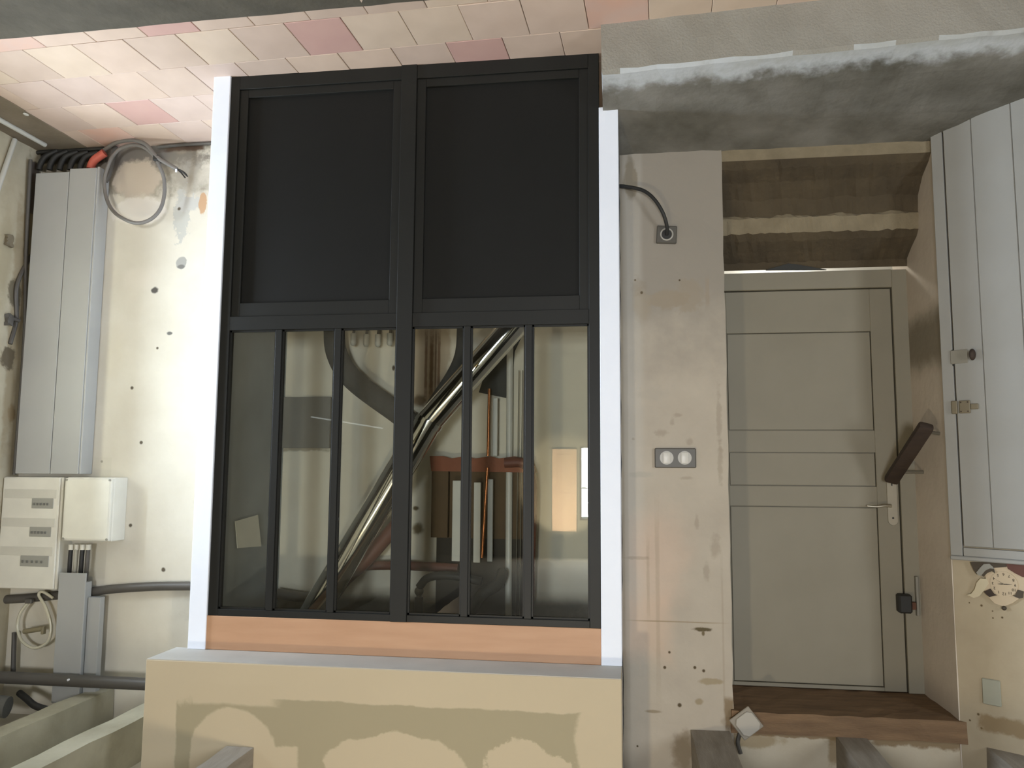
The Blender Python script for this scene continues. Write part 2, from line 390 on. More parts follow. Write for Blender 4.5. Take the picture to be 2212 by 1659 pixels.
# right wall panel between partition and doorway (front face Y = 3.88)
ops = []
W = 3.88
def ow(sh, px, py, rx, ry, c, soft=0.1, wob=0.0, fr=8): op(sh, px, py, rx, ry, c, soft, wob, fr, Y=W)
ow('box', 1450, 400, 200, 330, (144, 137, 126, 0.9), 0.3, 0.35, 3)  # darker upper pier: the weaker light there is painted into the plaster
ow('box', 1370, 880, 18, 560, (186, 182, 172, 0.4), 0.5, 0.3, 3)
ow('ell', 1440, 645, 45, 18, (150, 138, 120, 0.8), 0.25, 1.2, 12)
ow('ell', 1490, 640, 30, 34, (150, 138, 120, 0.6), 0.25, 1.2, 14)
ow('box', 1528, 630, 4, 30, (150, 138, 122, 0.7), 0.3, 0.3, 20)
ow('ell', 1385, 660, 16, 40, (158, 146, 126, 0.5), 0.4, 1.0, 10)
ow('ell', 1362, 390, 14, 50, (128, 118, 100, 0.8), 0.2, 0.8, 8)
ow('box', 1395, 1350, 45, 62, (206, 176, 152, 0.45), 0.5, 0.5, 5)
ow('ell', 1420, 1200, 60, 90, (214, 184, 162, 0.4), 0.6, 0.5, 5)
ow('box', 1460, 1343, 80, 1.2, (140, 124, 96, 0.7), 0.5)
ow('ell', 1518, 1360, 18, 4, (92, 82, 60), 0.35, 0.8, 30)
ow('ell', 1519, 1368, 3, 5, (110, 98, 74), 0.4)
for p in ((1446, 1409, 2.5), (1501, 1442, 3), (1520, 1449, 3), (1468, 1523, 4), (1436, 1442, 3), (1377, 1612, 2), (1468, 605, 2), (1372, 605, 2), (1386, 632, 3)):
    ow('ell', p[0], p[1], p[2], p[2], (84, 72, 52), 0.4)
ow('ell', 1535, 1472, 24, 6, (150, 136, 108, 0.8), 0.3, 0.8, 20)
ow('ell', 1410, 1537, 14, 3, (130, 116, 90, 0.7), 0.4, 0.6, 20)
ow('ell', 1510, 1515, 8, 6, (146, 132, 104, 0.8), 0.3, 0.6, 20)
ow('ell', 1480, 1630, 22, 40, (110, 94, 68, 0.7), 0.4, 0.8, 12)
ow('box', 1575, 1545, 8, 30, (120, 100, 70, 0.8), 0.3, 0.6, 12)
ow('ell', 1405, 850, 30, 14, (170, 162, 148, 0.6), 0.4, 0.8, 14)
ow('ell', 1385, 1025, 24, 6, (168, 162, 150, 0.6), 0.4, 0.8, 20)
ow('box', 1350, 900, 6, 600, (150, 142, 128, 0.4), 0.4, 0.6, 4)
for (px_, py_, a_, b_) in ((1465, 897, 9, 4), (1428, 935, 12, 7), (1452, 912, 4, 8), (1490, 955, 8, 7), (1553, 900, 5, 60), (1555, 1000, 5, 40), (1545, 1180, 9, 22), (1505, 1125, 4, 14), (1527, 1235, 6, 16), (1480, 1033, 12, 3), (1368, 948, 3, 3), (1380, 620, 14, 18), (1375, 1205, 24, 3)):
    ow('ell', px_, py_, a_, b_, (138, 126, 108, .38), 0.5, 1.3, 26)
for (px_, py_, a_, b_) in ((1345, 900, 2, 500), (1400, 1250, 3, 70), (1421, 1300, 4, 160), (1562, 1380, 2, 140)):
    ow('box', px_, py_, a_, b_, (146, 132, 110, .3), 0.5, 0.5, 20)
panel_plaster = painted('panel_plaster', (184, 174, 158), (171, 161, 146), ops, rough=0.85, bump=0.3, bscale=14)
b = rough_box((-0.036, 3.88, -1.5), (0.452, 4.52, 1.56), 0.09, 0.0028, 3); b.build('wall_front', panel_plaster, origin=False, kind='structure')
ops = []
ow('ell', 1620, 1600, 60, 14, (150, 130, 96, 0.7), 0.3, 0.8, 16); ow('box', 1700, 1588, 110, 5, (128, 104, 72, 0.8), 0.3, 1.2, 20)
ow('box', 1980, 1600, 110, 12, (120, 96, 62, 0.8), 0.3, 1.2, 14); ow('box', 1802, 1620, 10, 28, (140, 118, 84, 0.7), 0.4, 0.8, 20)
under = painted('under_sill_plaster', (196, 186, 166), (180, 168, 146), ops, rough=0.85, bump=0.3, bscale=14)
slab('wall_over_door', (0.452, 3.885, -1.5), (1.46, 4.25, -1.155), under)
# reveal on the right of the doorway
ops = []
slab('wall_reveal', (1.398, 3.88, -1.5), (1.75, 4.5, 1.95), painted('reveal_plaster', (208, 196, 180), (194, 182, 166),
     [('ell', 1.39, 0.62, 1, .12, (112, 104, 86, 0.8), 0.5, 0.6, 5)], rough=0.8, bump=0.2))
# angled wall on the right, carrying the cupboard
aops = []
def oa(sh, px, py, rs, rz, c, soft=0.2, wob=0.3, fr=20):
    s_, z_ = QA(px, py); aops.append((sh, s_, z_, rs, rz, c, soft, wob, fr))
for p in ((2095, 1556, .004), (2113, 1543, .005), (2120, 1573, .004), (2145, 1335, .003), (2165, 1334, .004), (2144, 1320, .003), (2094, 1302, .003), (2120, 1308, .005)):
    oa('ell', p[0], p[1], p[2], p[2], (92, 78, 54), 0.4)
oa('box', 2180, 1572, .10, .03, (130, 106, 70, .7), .3, 1.0, 14)
ang_pl = painted('angled_plaster', (176, 163, 138), (164, 150, 126), aops, rough=0.85, bump=0.35, bscale=12, frame=((AO.x, AO.y), (AD.x, AD.y)))
bb = rough_box((0.002, 0.0, -1.5), (2.0, 0.25, 1.95), 0.12, 0.0015, 5, AM); bb.build('wall_right', ang_pl, origin=False, kind='structure')

# passage behind the door
ps = mat('passage_paint', (230, 228, 220), 0.8)
b = B(); b.box((.3, 5.0, -1.5), (1.8, 5.1, 2.0)).box((.3, 4.5, -1.5), (.4, 5.0, 2.0)).box((1.7, 4.5, -1.5), (1.8, 5.0, 2.0)).box((.3, 4.5, 1.8), (1.8, 5.0, 1.9))
b.build('wall_passage', ps, origin=False, kind='structure')

# ------------------------------------------------------------------ concrete soffit and beams
cem = (128, 124, 114)
sops = [('box', 0.7, 1.69, 1.1, .026, (196, 200, 202, .8), .5, 1.2, 9), ('box', 1.2, 1.69, .6, .012, (160, 160, 154, .6), .6, 1.5, 9)]  # lit bluish strip along the landing edge, painted into the cement
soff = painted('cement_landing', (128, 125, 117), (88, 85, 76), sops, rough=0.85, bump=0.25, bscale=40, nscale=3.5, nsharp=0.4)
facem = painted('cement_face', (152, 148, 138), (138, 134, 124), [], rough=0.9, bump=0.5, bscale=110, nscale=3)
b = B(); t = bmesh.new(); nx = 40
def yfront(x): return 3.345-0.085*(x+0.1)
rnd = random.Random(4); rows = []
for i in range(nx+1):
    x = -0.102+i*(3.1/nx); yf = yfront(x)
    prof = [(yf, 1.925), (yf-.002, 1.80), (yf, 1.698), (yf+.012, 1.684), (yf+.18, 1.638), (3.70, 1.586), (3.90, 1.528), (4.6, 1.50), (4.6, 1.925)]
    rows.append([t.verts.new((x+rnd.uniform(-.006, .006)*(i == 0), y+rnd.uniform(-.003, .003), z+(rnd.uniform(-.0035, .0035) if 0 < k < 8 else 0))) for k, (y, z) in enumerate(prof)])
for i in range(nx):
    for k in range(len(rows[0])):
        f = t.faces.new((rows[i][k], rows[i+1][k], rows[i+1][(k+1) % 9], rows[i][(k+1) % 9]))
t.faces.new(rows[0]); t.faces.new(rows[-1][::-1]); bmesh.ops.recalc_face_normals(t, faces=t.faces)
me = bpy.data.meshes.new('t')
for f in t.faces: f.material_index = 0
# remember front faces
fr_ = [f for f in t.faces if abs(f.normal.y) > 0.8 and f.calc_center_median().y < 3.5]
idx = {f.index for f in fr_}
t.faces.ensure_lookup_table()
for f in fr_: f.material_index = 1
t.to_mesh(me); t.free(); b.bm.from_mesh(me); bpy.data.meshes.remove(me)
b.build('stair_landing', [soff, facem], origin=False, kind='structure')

# stepped underside of the stair above the doorway
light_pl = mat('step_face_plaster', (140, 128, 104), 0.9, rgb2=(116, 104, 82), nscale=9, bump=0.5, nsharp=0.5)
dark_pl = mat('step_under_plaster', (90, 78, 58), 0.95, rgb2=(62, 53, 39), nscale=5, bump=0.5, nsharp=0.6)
def pz(py, Y): return QY(1700, py, Y).z
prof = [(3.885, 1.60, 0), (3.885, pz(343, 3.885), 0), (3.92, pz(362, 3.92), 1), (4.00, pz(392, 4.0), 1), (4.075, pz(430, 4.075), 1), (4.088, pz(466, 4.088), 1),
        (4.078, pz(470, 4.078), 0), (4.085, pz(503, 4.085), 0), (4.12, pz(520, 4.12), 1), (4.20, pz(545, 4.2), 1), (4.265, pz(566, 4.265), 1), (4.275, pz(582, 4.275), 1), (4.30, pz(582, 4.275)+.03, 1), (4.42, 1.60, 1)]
t = bmesh.new(); rows = []; nx = 46; rnd = random.Random(9)
for i in range(nx+1):
    x = 0.452+i*(0.948/nx); r_ = []
    for k, (y, z, mi_) in enumerate(prof):
        a = 0.0045 if 1 < k < 11 else 0.0
        if k in (5, 6): a = .004
        r_.append(t.verts.new((x, y+rnd.uniform(-a, a), z+rnd.uniform(-a, a)+(0.006*math.sin(i*.5) if k in (4, 5) else 0))))
    rows.append(r_)
K = len(prof)
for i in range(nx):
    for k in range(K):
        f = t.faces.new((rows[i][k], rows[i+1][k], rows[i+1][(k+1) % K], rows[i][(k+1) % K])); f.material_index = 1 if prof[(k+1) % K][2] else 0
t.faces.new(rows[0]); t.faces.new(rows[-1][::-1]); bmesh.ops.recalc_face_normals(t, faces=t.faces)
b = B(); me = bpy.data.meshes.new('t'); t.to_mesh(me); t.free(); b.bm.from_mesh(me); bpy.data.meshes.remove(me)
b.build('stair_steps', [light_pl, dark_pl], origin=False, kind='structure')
# bare cement screed in front of the tiles and along the left wall
scr = mat('cement_screed', (86, 80, 67), 0.9, rgb2=(64, 59, 47), nscale=7, bump=0.4, bscale=30, nsharp=.6)
t = bmesh.new(); rnd = random.Random(8); n_ = 60; top = []; 
for i in range(n_+1):
    x = -3.53+i*(6.5/n_); y = 3.087-.0245*(x+1.8)*(1 if x < 0 else 0)-(.044 if x >= 0 else 0)+rnd.uniform(-.003, .003)
    top.append(((x, y)))
vs0 = [t.verts.new((x, y, 1.903)) for x, y in top]; vs1 = [t.verts.new((x, -6.0, 1.903)) for x, y in top]; vs2 = [t.verts.new((x, y, 1.93)) for x, y in top]
for i in range(n_): t.faces.new((vs0[i], vs0[i+1], vs1[i+1], vs1[i])); t.faces.new((vs0[i], vs2[i], vs2[i+1], vs0[i+1]))
b = B(); me = bpy.data.meshes.new('t'); t.to_mesh(me); t.free(); b.bm.from_mesh(me); bpy.data.meshes.remove(me)
b.build('floor_screed', scr, origin=False, kind='structure')
sb = rough_box((XL-.02, 3.0, 1.899), (-3.2, 4.34, 1.96), 0.1, 0.003, 12)
sb.build('floor_edge', mat('edge_screed', (128, 116, 98), 0.9, rgb2=(108, 96, 78), bump=0.4), origin=False, kind='structure')

# ------------------------------------------------------------------ low plasterboard wall with joint compound
YF_, YT_ = 3.36, 3.585
ops = []
def ol(sh, px, py, rx, ry, c, soft=0.1, wob=0.0, fr=8): op(sh, px, py, rx, ry, c, soft, wob, fr, Y=YF_)
boardc = (158, 148, 122); comp = (186, 172, 146)
ol('box', 812, 1690, 425, 160, boardc, 0.012, 0.06, 5)
ol('box', 500, 1500, 105, 22, comp, 0.2, 0.3, 7)
ol('ell', 500, 1650, 108, 112, comp, 0.03, 0.16, 5)
ol('box', 395, 1600, 18, 80, boardc, 0.15, 0.5, 9)
ol('box', 560, 1670, 86, 60, comp, 0.06, 0.3, 6)
ol('ell', 865, 1672, 150, 80, comp, 0.035, 0.30, 6)
ol('ell', 780, 1650, 78, 50, comp, 0.05, 0.30, 9)
ol('ell', 1120, 1675, 75, 72, comp, 0.05, 0.5, 11)
ol('ell', 1190, 1680, 50, 40, comp, 0.08, 0.7, 16)
lowm = painted('jointed_plasterboard', (186, 172, 146), (188, 174, 148), ops, rough=0.75, bump=0.08, bscale=8)
topm = mat('compound_top', (186, 182, 174), 0.7)
b = B(); b.box((-2.07, YF_, -1.5), (-.037, YF_+.225, -.825), 0.003)
b.build('wall_bulkhead', lowm, origin=False, kind='structure')
slab('trim_3', (-2.068, YF_+.002, -.825), (-.039, YT_+.01, -.8225), topm)
# jambs and side walls of the closet
tr = painted('jamb_paint', (236, 241, 251), (231, 236, 246), [], rough=0.5, bump=0.04)
B().box((-2.0, 3.57, -.8225), (-1.914, 4.34, 1.912), 0.002).build('trim_1', tr, origin=False, kind='structure')
B().box((-.1235, 3.57, -.8225), (-.037, 3.885, 1.64), 0.002).build('trim_2', tr, origin=False, kind='structure')
slab('wall_closet_side', (-.118, 3.885, -1.5), (-.0375, 4.34, 1.66), tr)
slab('wall_closet_lining', (-1.9138, 3.64, -.82), (-1.909, 4.33, 1.9), mat('lining_grey', (152, 160, 164), .7))
slab('wall_closet_top', (-1.909, 3.70, -1.5), (-.118, 4.33, -.84), mat('closet_top_paint', (120, 114, 98), .8))
slab('wall_closet_base', (-2.0, YT_, -1.5), (-.037, 3.70, -.83), lowm)
slab('wall_closet_left', (-2.0, 3.70, -1.5), (-1.914, 4.34, -.82), lowm)
B().box((-1.934, 3.576, -.822), (-.124, 3.62, -.672), 0.002).build('ledge_board', beech, label='bare beech board between the black glazed frame and the patched plaster bulkhead', cat='board')

# ------------------------------------------------------------------ the black glazed partition
gp = thing('glazed_partition', 'black steel partition with two solid panels and six tall glass panes', 'partition', (-1.03, 3.61, -.672))
y0, y1 = 3.580, 3.630
def bar(name, x0, x1, z0, z1, ya=y0, yb=y1, m_=dark_steel, bev=.0015, **k):
    return box(name, (x0, ya, z0), (x1, yb, z1), m_, gp, bev, **k)
X0, X1 = -1.914, -.1235
bar('frame_stile', X0, -1.868, -.672, 1.905); bar('frame_stile', -.172, X1, -.672, 1.905)
bar('frame_post', -1.052, -.978, -.672, 1.905, 3.574, 3.636)
for a, c_ in ((-1.868, -1.052), (-.978, -.172)):
    bar('top_rail', a, c_, 1.838, 1.905); bar('bottom_rail', a, c_, -.672, -.642); bar('middle_rail', a, c_, .646, .712)
    # solid panel with its own thin frame
    bar('solid_panel', a+.04, c_-.04, .775, 1.80, 3.606, 3.616, black_panel)
    bar('panel_frame', a, a+.042, .712, 1.838, 3.590, 3.625); bar('panel_frame', c_-.042, c_, .712, 1.838, 3.590, 3.625)
    bar('panel_frame', a+.042, c_-.042, .712, .778, 3.590, 3.625); bar('panel_frame', a+.042, c_-.042, 1.798, 1.838, 3.590, 3.625)
for x in (-1.637, -1.348, -.737, -.456): bar('glazing_bar', x, x+.031, -.642, .646)
xs = [(-1.868, -1.637), (-1.606, -1.348), (-1.317, -1.052), (-.978, -.737), (-.706, -.456), (-.425, -.172)]
for a, c_ in xs:
    p = bar('glass_pane', a-.004, c_+.004, -.646, .65, 3.600, 3.606, glass, 0)
    q = B()
    q.box((a, 3.592, -.642), (a+.008, 3.600, .646)).box((c_-.008, 3.592, -.642), (c_, 3.600, .646)).box((a, 3.592, -.642), (c_, 3.600, -.634)).box((a, 3.592, .638), (c_, 3.600, .646))
    q.build('glazing_bead', dark_steel, gp)

# ------------------------------------------------------------------ inside the closet
def C(px, py, Y): p = QY(px, py, Y); return (p.x, p.y, p.z)
# flue
fl = thing('flue_pipe', 'shiny stainless flue pipe slanting behind the glass panes', 'pipe', C(640, 1320, 3.95))
pa, pb, pc = Vector(C(665, 1345, 3.98)), Vector(C(925, 912, 3.98)), Vector(C(1140, 670, 3.98))
dd = (pb-pa).normalized(); de = (pc-pb).normalized()
pa2 = pa-dd*((pa.z+.80)/dd.z)
B().tube([pa2, pa, pb-dd*.02, pb], 0.071, n=32, smooth=1).build('lower_pipe', steel, fl, smooth=True)
B().tube([pb, pb+de*.02, pc, pc+de*.35], 0.067, n=32, smooth=1).build('upper_pipe', steel, fl, smooth=True)
B().tube([pb-dd*.012, pb+dd*.002, pb+dd*.014], 0.076, n=32, smooth=1).build('collar', steel, fl, smooth=True)
q = B(); q.box((pb.x-.092, pb.y-.02, pb.z-.004), (pb.x-.073, pb.y+.004, pb.z+.018)).cyl((pb.x-.076, pb.y-.03, pb.z+.007), (pb.x-.076, pb.y+.01, pb.z+.007), .004, n=10)
q.build('clamp_screw', dull_metal, fl)
# insulated dark pipe coming down and bending to the right
B().tube([C(722, 560, 4.22), C(722, 700, 4.22), C(728, 765, 4.22), C(765, 822, 4.22), C(860, 893, 4.22), C(905, 928, 4.24)], 0.058, n=18, smooth=8).build('insulated_pipe', insul, smooth=True, label='dark foam insulated pipe bending behind the second and third panes', cat='pipe')
B().tube([C(1000, 690, 4.25), C(990, 780, 4.25), C(930, 880, 4.25)], 0.030, n=14, smooth=6).build('insulated_pipe', insul, smooth=True, label='thinner dark pipe passing behind the shiny flue', cat='pipe')
# pale sheet standing in for a window reflection, on the closet's inner side
sx1 = [QX(*p, -1.900) for p in ((507, 1126), (556, 1112), (563, 1180), (512, 1184))]
t = bmesh.new(); va = [t.verts.new(p) for p in sx1]; vb = [t.verts.new(p+Vector((.004, 0, 0))) for p in sx1]
t.faces.new(va); t.faces.new(vb[::-1]); [t.faces.new((va[i], vb[i], vb[(i+1) % 4], va[(i+1) % 4])) for i in range(4)]
bmesh.ops.recalc_face_normals(t, faces=t.faces); b = B(); b._add(t)
b.build('reflection_sheet', mat('reflection_white', (226, 226, 214), .25), label='small pale sheet standing in for a window reflection in the first pane', cat='sheet')
# four white glands in a row
for i, (px, py) in enumerate(((763, 738), (791, 740), (816, 740), (842, 738))):
    g = thing('cable_gland', ('white bulb-shaped plug leftmost in the row of four seen in the third pane', 'white plug second from the left, beside the dark cable in the third pane', 'white plug third from the left in the row in the third pane', 'white plug nearest the black centre post in the third pane')[i], 'plug', C(px, py, 4.30), 'row of white plugs behind the third pane')
    c_ = Vector(C(px, py, 4.26))
    B().sphere((c_.x, c_.y, c_.z-.004), .017, 14, (1, 1, 1.25)).cyl((c_.x, c_.y, c_.z), (c_.x, c_.y, c_.z+.045), .016, n=14).build('body', white_pvc, g, smooth=True)
    B().tube([(c_.x, c_.y, c_.z+.04), (c_.x+.004, c_.y+.02, c_.z+.12), (c_.x-.006, c_.y+.03, c_.z+.24)], .008, n=8).build('cable', pvc_dark, g, smooth=True)
# grey square on the back wall, standing in for a reflection
lid = thing('grey_reflection', 'grey square standing in for a reflection in the second pane', 'cover', C(670, 975, 4.31))
x0_, z0_ = at(612, 968); x1_, z1_ = at(718, 858)
box('reflected_square', (x0_, 4.305, z0_), (x1_, 4.325, z1_), mat('grey_reflection_paint', (112, 110, 104), .5, rgb2=(102, 100, 92)), lid, .002)
box('side_edge', (x1_, 4.312, z0_+.02), (x1_+.03, 4.328, z1_-.01), mat('grey_reflection_edge', (92, 90, 86), .5), lid, .002)
# boards, orange rail and dark red duct standing in for a reflected arch
nb = thing('reflected_niche', 'brown board niche with an orange-brown rail, standing in for a reflected arch right of the post', 'niche', C(1050, 1320, 4.30))
nm = mat('reflected_niche_brown', (92, 72, 46), .8, rgb2=(78, 60, 38), bump=.2)
xa, _ = at(945, 1100); xb, _ = at(1150, 1100); _, zt = at(1050, 990); _, zm = at(1050, 1163); _, zb = at(1050, 1325)
box('reflected_back_board', (xa, 4.319, zm), (xb, 4.328, zt-.02), nm, nb)
box('reflected_lower_board', (xa, 4.319, zb), (xb, 4.328, zm), mat('reflected_niche_dark', (52, 46, 38), .8), nb)  # darker lower half: weaker reflected light painted into the board colour
rail = B(); n_ = 12
pts = [(xa-.03, zt+.01)]+[(xa+(xb-xa)*i/n_, zt+.004+.007*math.sin(i*2.1)) for i in range(1, n_)]+[(xb+.01, zt-.01), (xb+.03, zt-.075), (xa-.02, zt-.070)]
rail.prism(pts, 'y', 4.256, 4.277).build('rail', mat('reflected_niche_rail', (140, 78, 48), .7, rgb2=(116, 66, 42), bump=.2), nb)  # rail standing in for part of the reflected arch
box('reflected_side_board', (xa-.02, 4.27, zm+.005), (xa+.07, 4.300, zt-.06), nm, nb)
# dark red duct forming the right side of the reflected arch
B().tube([C(1090, 1000, 4.22), C(1128, 1000, 4.22), C(1146, 1022, 4.22), C(1150, 1080, 4.22), C(1146, 1200, 4.22), C(1142, 1345, 4.22)], .026, n=14, smooth=6).build('dark_red_duct', mat('dark_red_sleeve', (104, 58, 44), .6, rgb2=(86, 46, 36)), smooth=True, label='dark red sleeve standing in for the reflected arch, down the right of the brown niche', cat='duct')
q = B().tube([C(740, 1225, 4.24), C(800, 1222, 4.24), C(880, 1222, 4.24), C(990, 1228, 4.24)], .024, n=14, smooth=4)
q.build('dark_red_duct', _m.get('dark_red_sleeve'), smooth=True, label='dark red sleeve lying level behind the third pane', cat='duct')
q = B().tube([C(860, 1130, 4.15), C(790, 1210, 4.15), C(735, 1262, 4.15), C(690, 1340, 4.15)], .038, n=14, smooth=4)
q.build('dark_red_duct', _m.get('dark_red_sleeve'), smooth=True, label='dark red sleeve running down alongside the shiny flue', cat='duct')
# white vertical battens and pipes
for (px, pa_, pb_, w_), lb in zip(((989, 1038, 1212, 18), (1033, 1042, 1215, 13), (1061, 1035, 1213, 9), (1102, 700, 1335, 15), (1070, 860, 985, 9)),
        ('broad white batten at the left of the reflected brown niche behind the fourth pane', 'white batten right of the broad one, seen through the fifth pane', 'thin white batten next to the bright copper pipe in the reflected niche', 'tall white pipe running the full height behind the fifth pane', 'short white batten outside the niche, beyond the orange-brown rail')):
    Yp = 4.299 if w_ == 15 else 4.25
    a_ = C(px, pa_, Yp); c_ = C(px-4 if pb_ > 1200 else px, pb_, Yp); h = w_/2/F*4.25
    q = B()
    if w_ == 15: q.cyl(a_, c_, h, n=16); q.build('white_pipe', white_pvc, smooth=True, label=lb, cat='pipe')
    else: q.box((min(a_[0], c_[0])-h, 4.24, c_[2]), (max(a_[0], c_[0])+h, 4.262, a_[2]), .002).build('white_batten', white_pvc, label=lb, cat='batten')
B().cyl(C(1053, 1010, 4.23), C(1041, 1205, 4.23), .008, n=14).build('copper_pipe', copper, smooth=True, label='bright copper pipe standing between the white battens in the reflected niche', cat='pipe')
B().cyl(C(1057, 840, 4.25), C(1054, 985, 4.25), .008, n=14).build('copper_pipe', copper, smooth=True, label='copper pipe outside the reflected niche, beyond its orange-brown rail', cat='pipe')
for px, lb in ((1119, 'thin grey wire nearest the tall white pipe'), (1127, 'middle one of three thin grey wires right of the white pipe'), (1136, 'thin grey wire nearest the last glazing bar')):
    B().cyl(C(px+2, 800, 4.28), C(px-5, 1335, 4.28), .0022, n=8).build('wire', dull_metal, smooth=True, label=lb, cat='wire')
# dark board under the flue, standing in for reflected black beams
dk = mat('dark_reflection_board', (50, 50, 46), .7)
q = B(); P_ = [at(1140, 700), at(1112, 760), at(1104, 862), at(1035, 848), at(1060, 770), at(1105, 690)]
q.prism(P_, 'y', 4.319, 4.328).build('dark_reflection_board', dk, label='dark board standing in for a reflection in the fifth pane beside the shiny flue', cat='board')
vv = thing('valve', 'dark brass valve with a lever standing behind the fourth pane', 'valve', C(905, 1318, 4.12))
c_ = C(905, 1290, 4.15)
B().cyl((c_[0], 4.15, -.825), (c_[0], 4.15, c_[2]), .022, n=14).build('body', pvc_dark, vv, smooth=True)
B().cyl((c_[0], 4.15, c_[2]), (c_[0]+.002, 4.15, c_[2]+.05), .014, n=14).sphere((c_[0], 4.15, c_[2]+.03), .024).build('joint', dull_metal, vv, smooth=True)
B().tube([(c_[0], 4.15, c_[2]+.05), (c_[0]+.05, 4.14, c_[2]+.10), (c_[0]+.16, 4.13, c_[2]+.115), (c_[0]+.33, 4.13, c_[2]+.09)], .021, n=12).build('hose', rubber, vv, smooth=True)
q = B().tube([C(995, 1385, 4.1), C(1010, 1335, 4.1), C(1040, 1285, 4.1), C(1075, 1262, 4.15), C(1086, 1236, 4.22)], .03, n=12); q.build('hose', rubber, smooth=True, label='thick black hose curling behind the end of the fifth pane', cat='hose')
q = B().tube([C(596, 1282, 4.25), C(650, 1290, 4.25), C(700, 1292, 4.25)], .028, n=14, smooth=2); q.build('low_pipe', pvc_dark, smooth=True, label='dark grey pipe end behind the second pane', cat='pipe')

# ------------------------------------------------------------------ left bay: trunking, boxes, cables, pipes
Yb = 4.33
def XZ(px, py): return at(px, py)
# wide grey cable trunking (front face 9 cm proud)
yt = 4.22
tk = thing('cable_trunking', 'wide light grey trunking running from the fuse box to the tiled floor', 'trunking', C(110, 1023, 4.27))
f0 = QY(77, 372, yt); f1 = QY(150, 372, yt); f2 = QY(213, 372, yt); g0 = QY(33, 1023, yt); g1 = QY(163, 1023, yt)
xa_, xm_, xb_ = (f0.x+g0.x)/2, f1.x, (f2.x+g1.x)/2; zb_ = g0.z; zt_ = QY(110, 371, yt).z
box('cover', (xa_, yt, zb_), (xm_-.002, yt+.012, zt_-.005), grey_pvc, tk, .002); box('cover', (xm_+.002, yt, zb_), (xb_, yt+.012, zt_+.012), grey_pvc, tk, .002)
box('base', (xa_+.004, yt+.012, zb_), (xb_-.004, 4.30, zt_-.03), grey_pvc, tk)
box('side_channel', (xb_, yt+.006, zb_), (xb_+.012, 4.325, zt_+.02), grey_pvc, tk, .002)
box('divider', (xm_-.006, yt+.02, zt_-.03), (xm_+.006, 4.30, zt_+.02), grey_pvc, tk)
# dark cables showing above the trunking, red sleeve
cb = thing('cable_bundle', 'dark cables bunched between the wide grey trunking and the tiles', 'cables', C(130, 370, 4.28))
for i in range(5):
    px = 85+i*22
    B().tube([C(px, 367, 4.27), C(px+2, 356, 4.27), C(px+14, 338, 4.28), C(px+40, 326+i, 4.30)], .017, n=10).build('cable', rubber, cb, smooth=True)
B().tube([C(196, 365, 4.27), C(198, 357, 4.27), C(205, 345, 4.26), C(226, 330, 4.26)], .024, n=12).build('corrugated_sleeve', mat('red_sleeve', (196, 96, 78), .6), smooth=True, label='short red sleeve sticking out at the tile end of the wide grey trunking', cat='sleeve')
B().tube([C(226, 392, 4.28), C(236, 372, 4.28), C(244, 330, 4.29), C(250, 318, 4.3)], .018, n=10).build('grey_sleeve', pvc_dark, smooth=True, label='stub of grey sleeve beside the coiled cable', cat='sleeve')
# coiled cable tied with a clip
co_ = thing('coiled_cable', 'looped grey cable resting on the tiles against the back wall', 'cable', C(295, 480, 4.25))
yc_ = 4.22
ring = [(236, 352), (226, 385), (228, 420), (240, 450), (262, 470), (295, 482), (325, 474), (346, 452), (355, 420), (354, 385), (346, 362), (334, 338), (312, 319), (288, 313), (262, 320), (246, 334)]
B().tube([C(a, c, yc_+.02*math.sin(i)) for i, (a, c) in enumerate(ring)], .0105, n=10, smooth=5, closed=True).build('loop', mat('cable_grey', (116, 112, 106), .5), co_, smooth=True)
B().tube([C(225, 324, 4.28), C(252, 308, 4.24), C(285, 303, 4.22), (C(315, 312, 4.2)), C(338, 338, 4.19), C(362, 354, 4.19), C(382, 365, 4.19)], .0115, n=10, smooth=5).build('tail', mat('cable_grey', (116, 112, 106), .5), co_, smooth=True)
t_ = C(338, 342, 4.195)
box('clip', (t_[0]-.017, 4.18, t_[2]-.018), (t_[0]+.017, 4.235, t_[2]+.018), rubber, co_, .006)
t0 = C(381, 365, 4.19)
for dx, dz in ((14, 6), (18, 10), (20, 14), (15, 17)):
    B().tube([t0, C(381+dx*.6, 365+dz*.4, 4.19), C(381+dx+4, 365+dz+2, 4.185)], .0042, n=7).build('bare_wire', rubber, co_, smooth=True)
e0 = C(381, 368, 4.188); box('white_wire', (e0[0]-.003, 4.18, e0[2]-.012), (e0[0]+.006, 4.187, e0[2]+.006), white_paint, co_)
# flat cable along the ceiling line
B().tube([C(60, 345, 4.30), C(80, 330, 4.30), C(150, 325, 4.30), C(225, 321, 4.30)], .012, n=8).build('floor_cable', rubber, smooth=True, label='black cable lying along the tile edge by the wide grey trunking', cat='cable')
B().tube([C(340, 318, 4.31), C(390, 313, 4.31), C(470, 309, 4.31)], .010, n=8).build('floor_cable', pvc_dark, smooth=True, label='grey cable lying along the tile edge right of the looped cable', cat='cable')
# vertical cable left of trunking
B().tube([C(66, 345, 4.22), C(61, 440, 4.23), C(56, 560, 4.25), C(54, 700, 4.25), C(47, 820, 4.25), C(38, 930, 4.25), C(31, 1025, 4.25)], .011, n=10).build('vertical_cable', pvc_dark, smooth=True, label='dark cable running down the corner left of the grey trunking', cat='cable')
B().box((C(62, 440, 4.26)[0]-.03, 4.25, C(62, 458, 4.26)[2]), (C(62, 440, 4.26)[0]+.015, 4.31, C(62, 350, 4.26)[2]), .003).build('dark_conduit', mat('dark_conduit_m', (92, 84, 78), .6), label='short dark conduit in the corner beside the tile end of the wide trunking', cat='conduit')
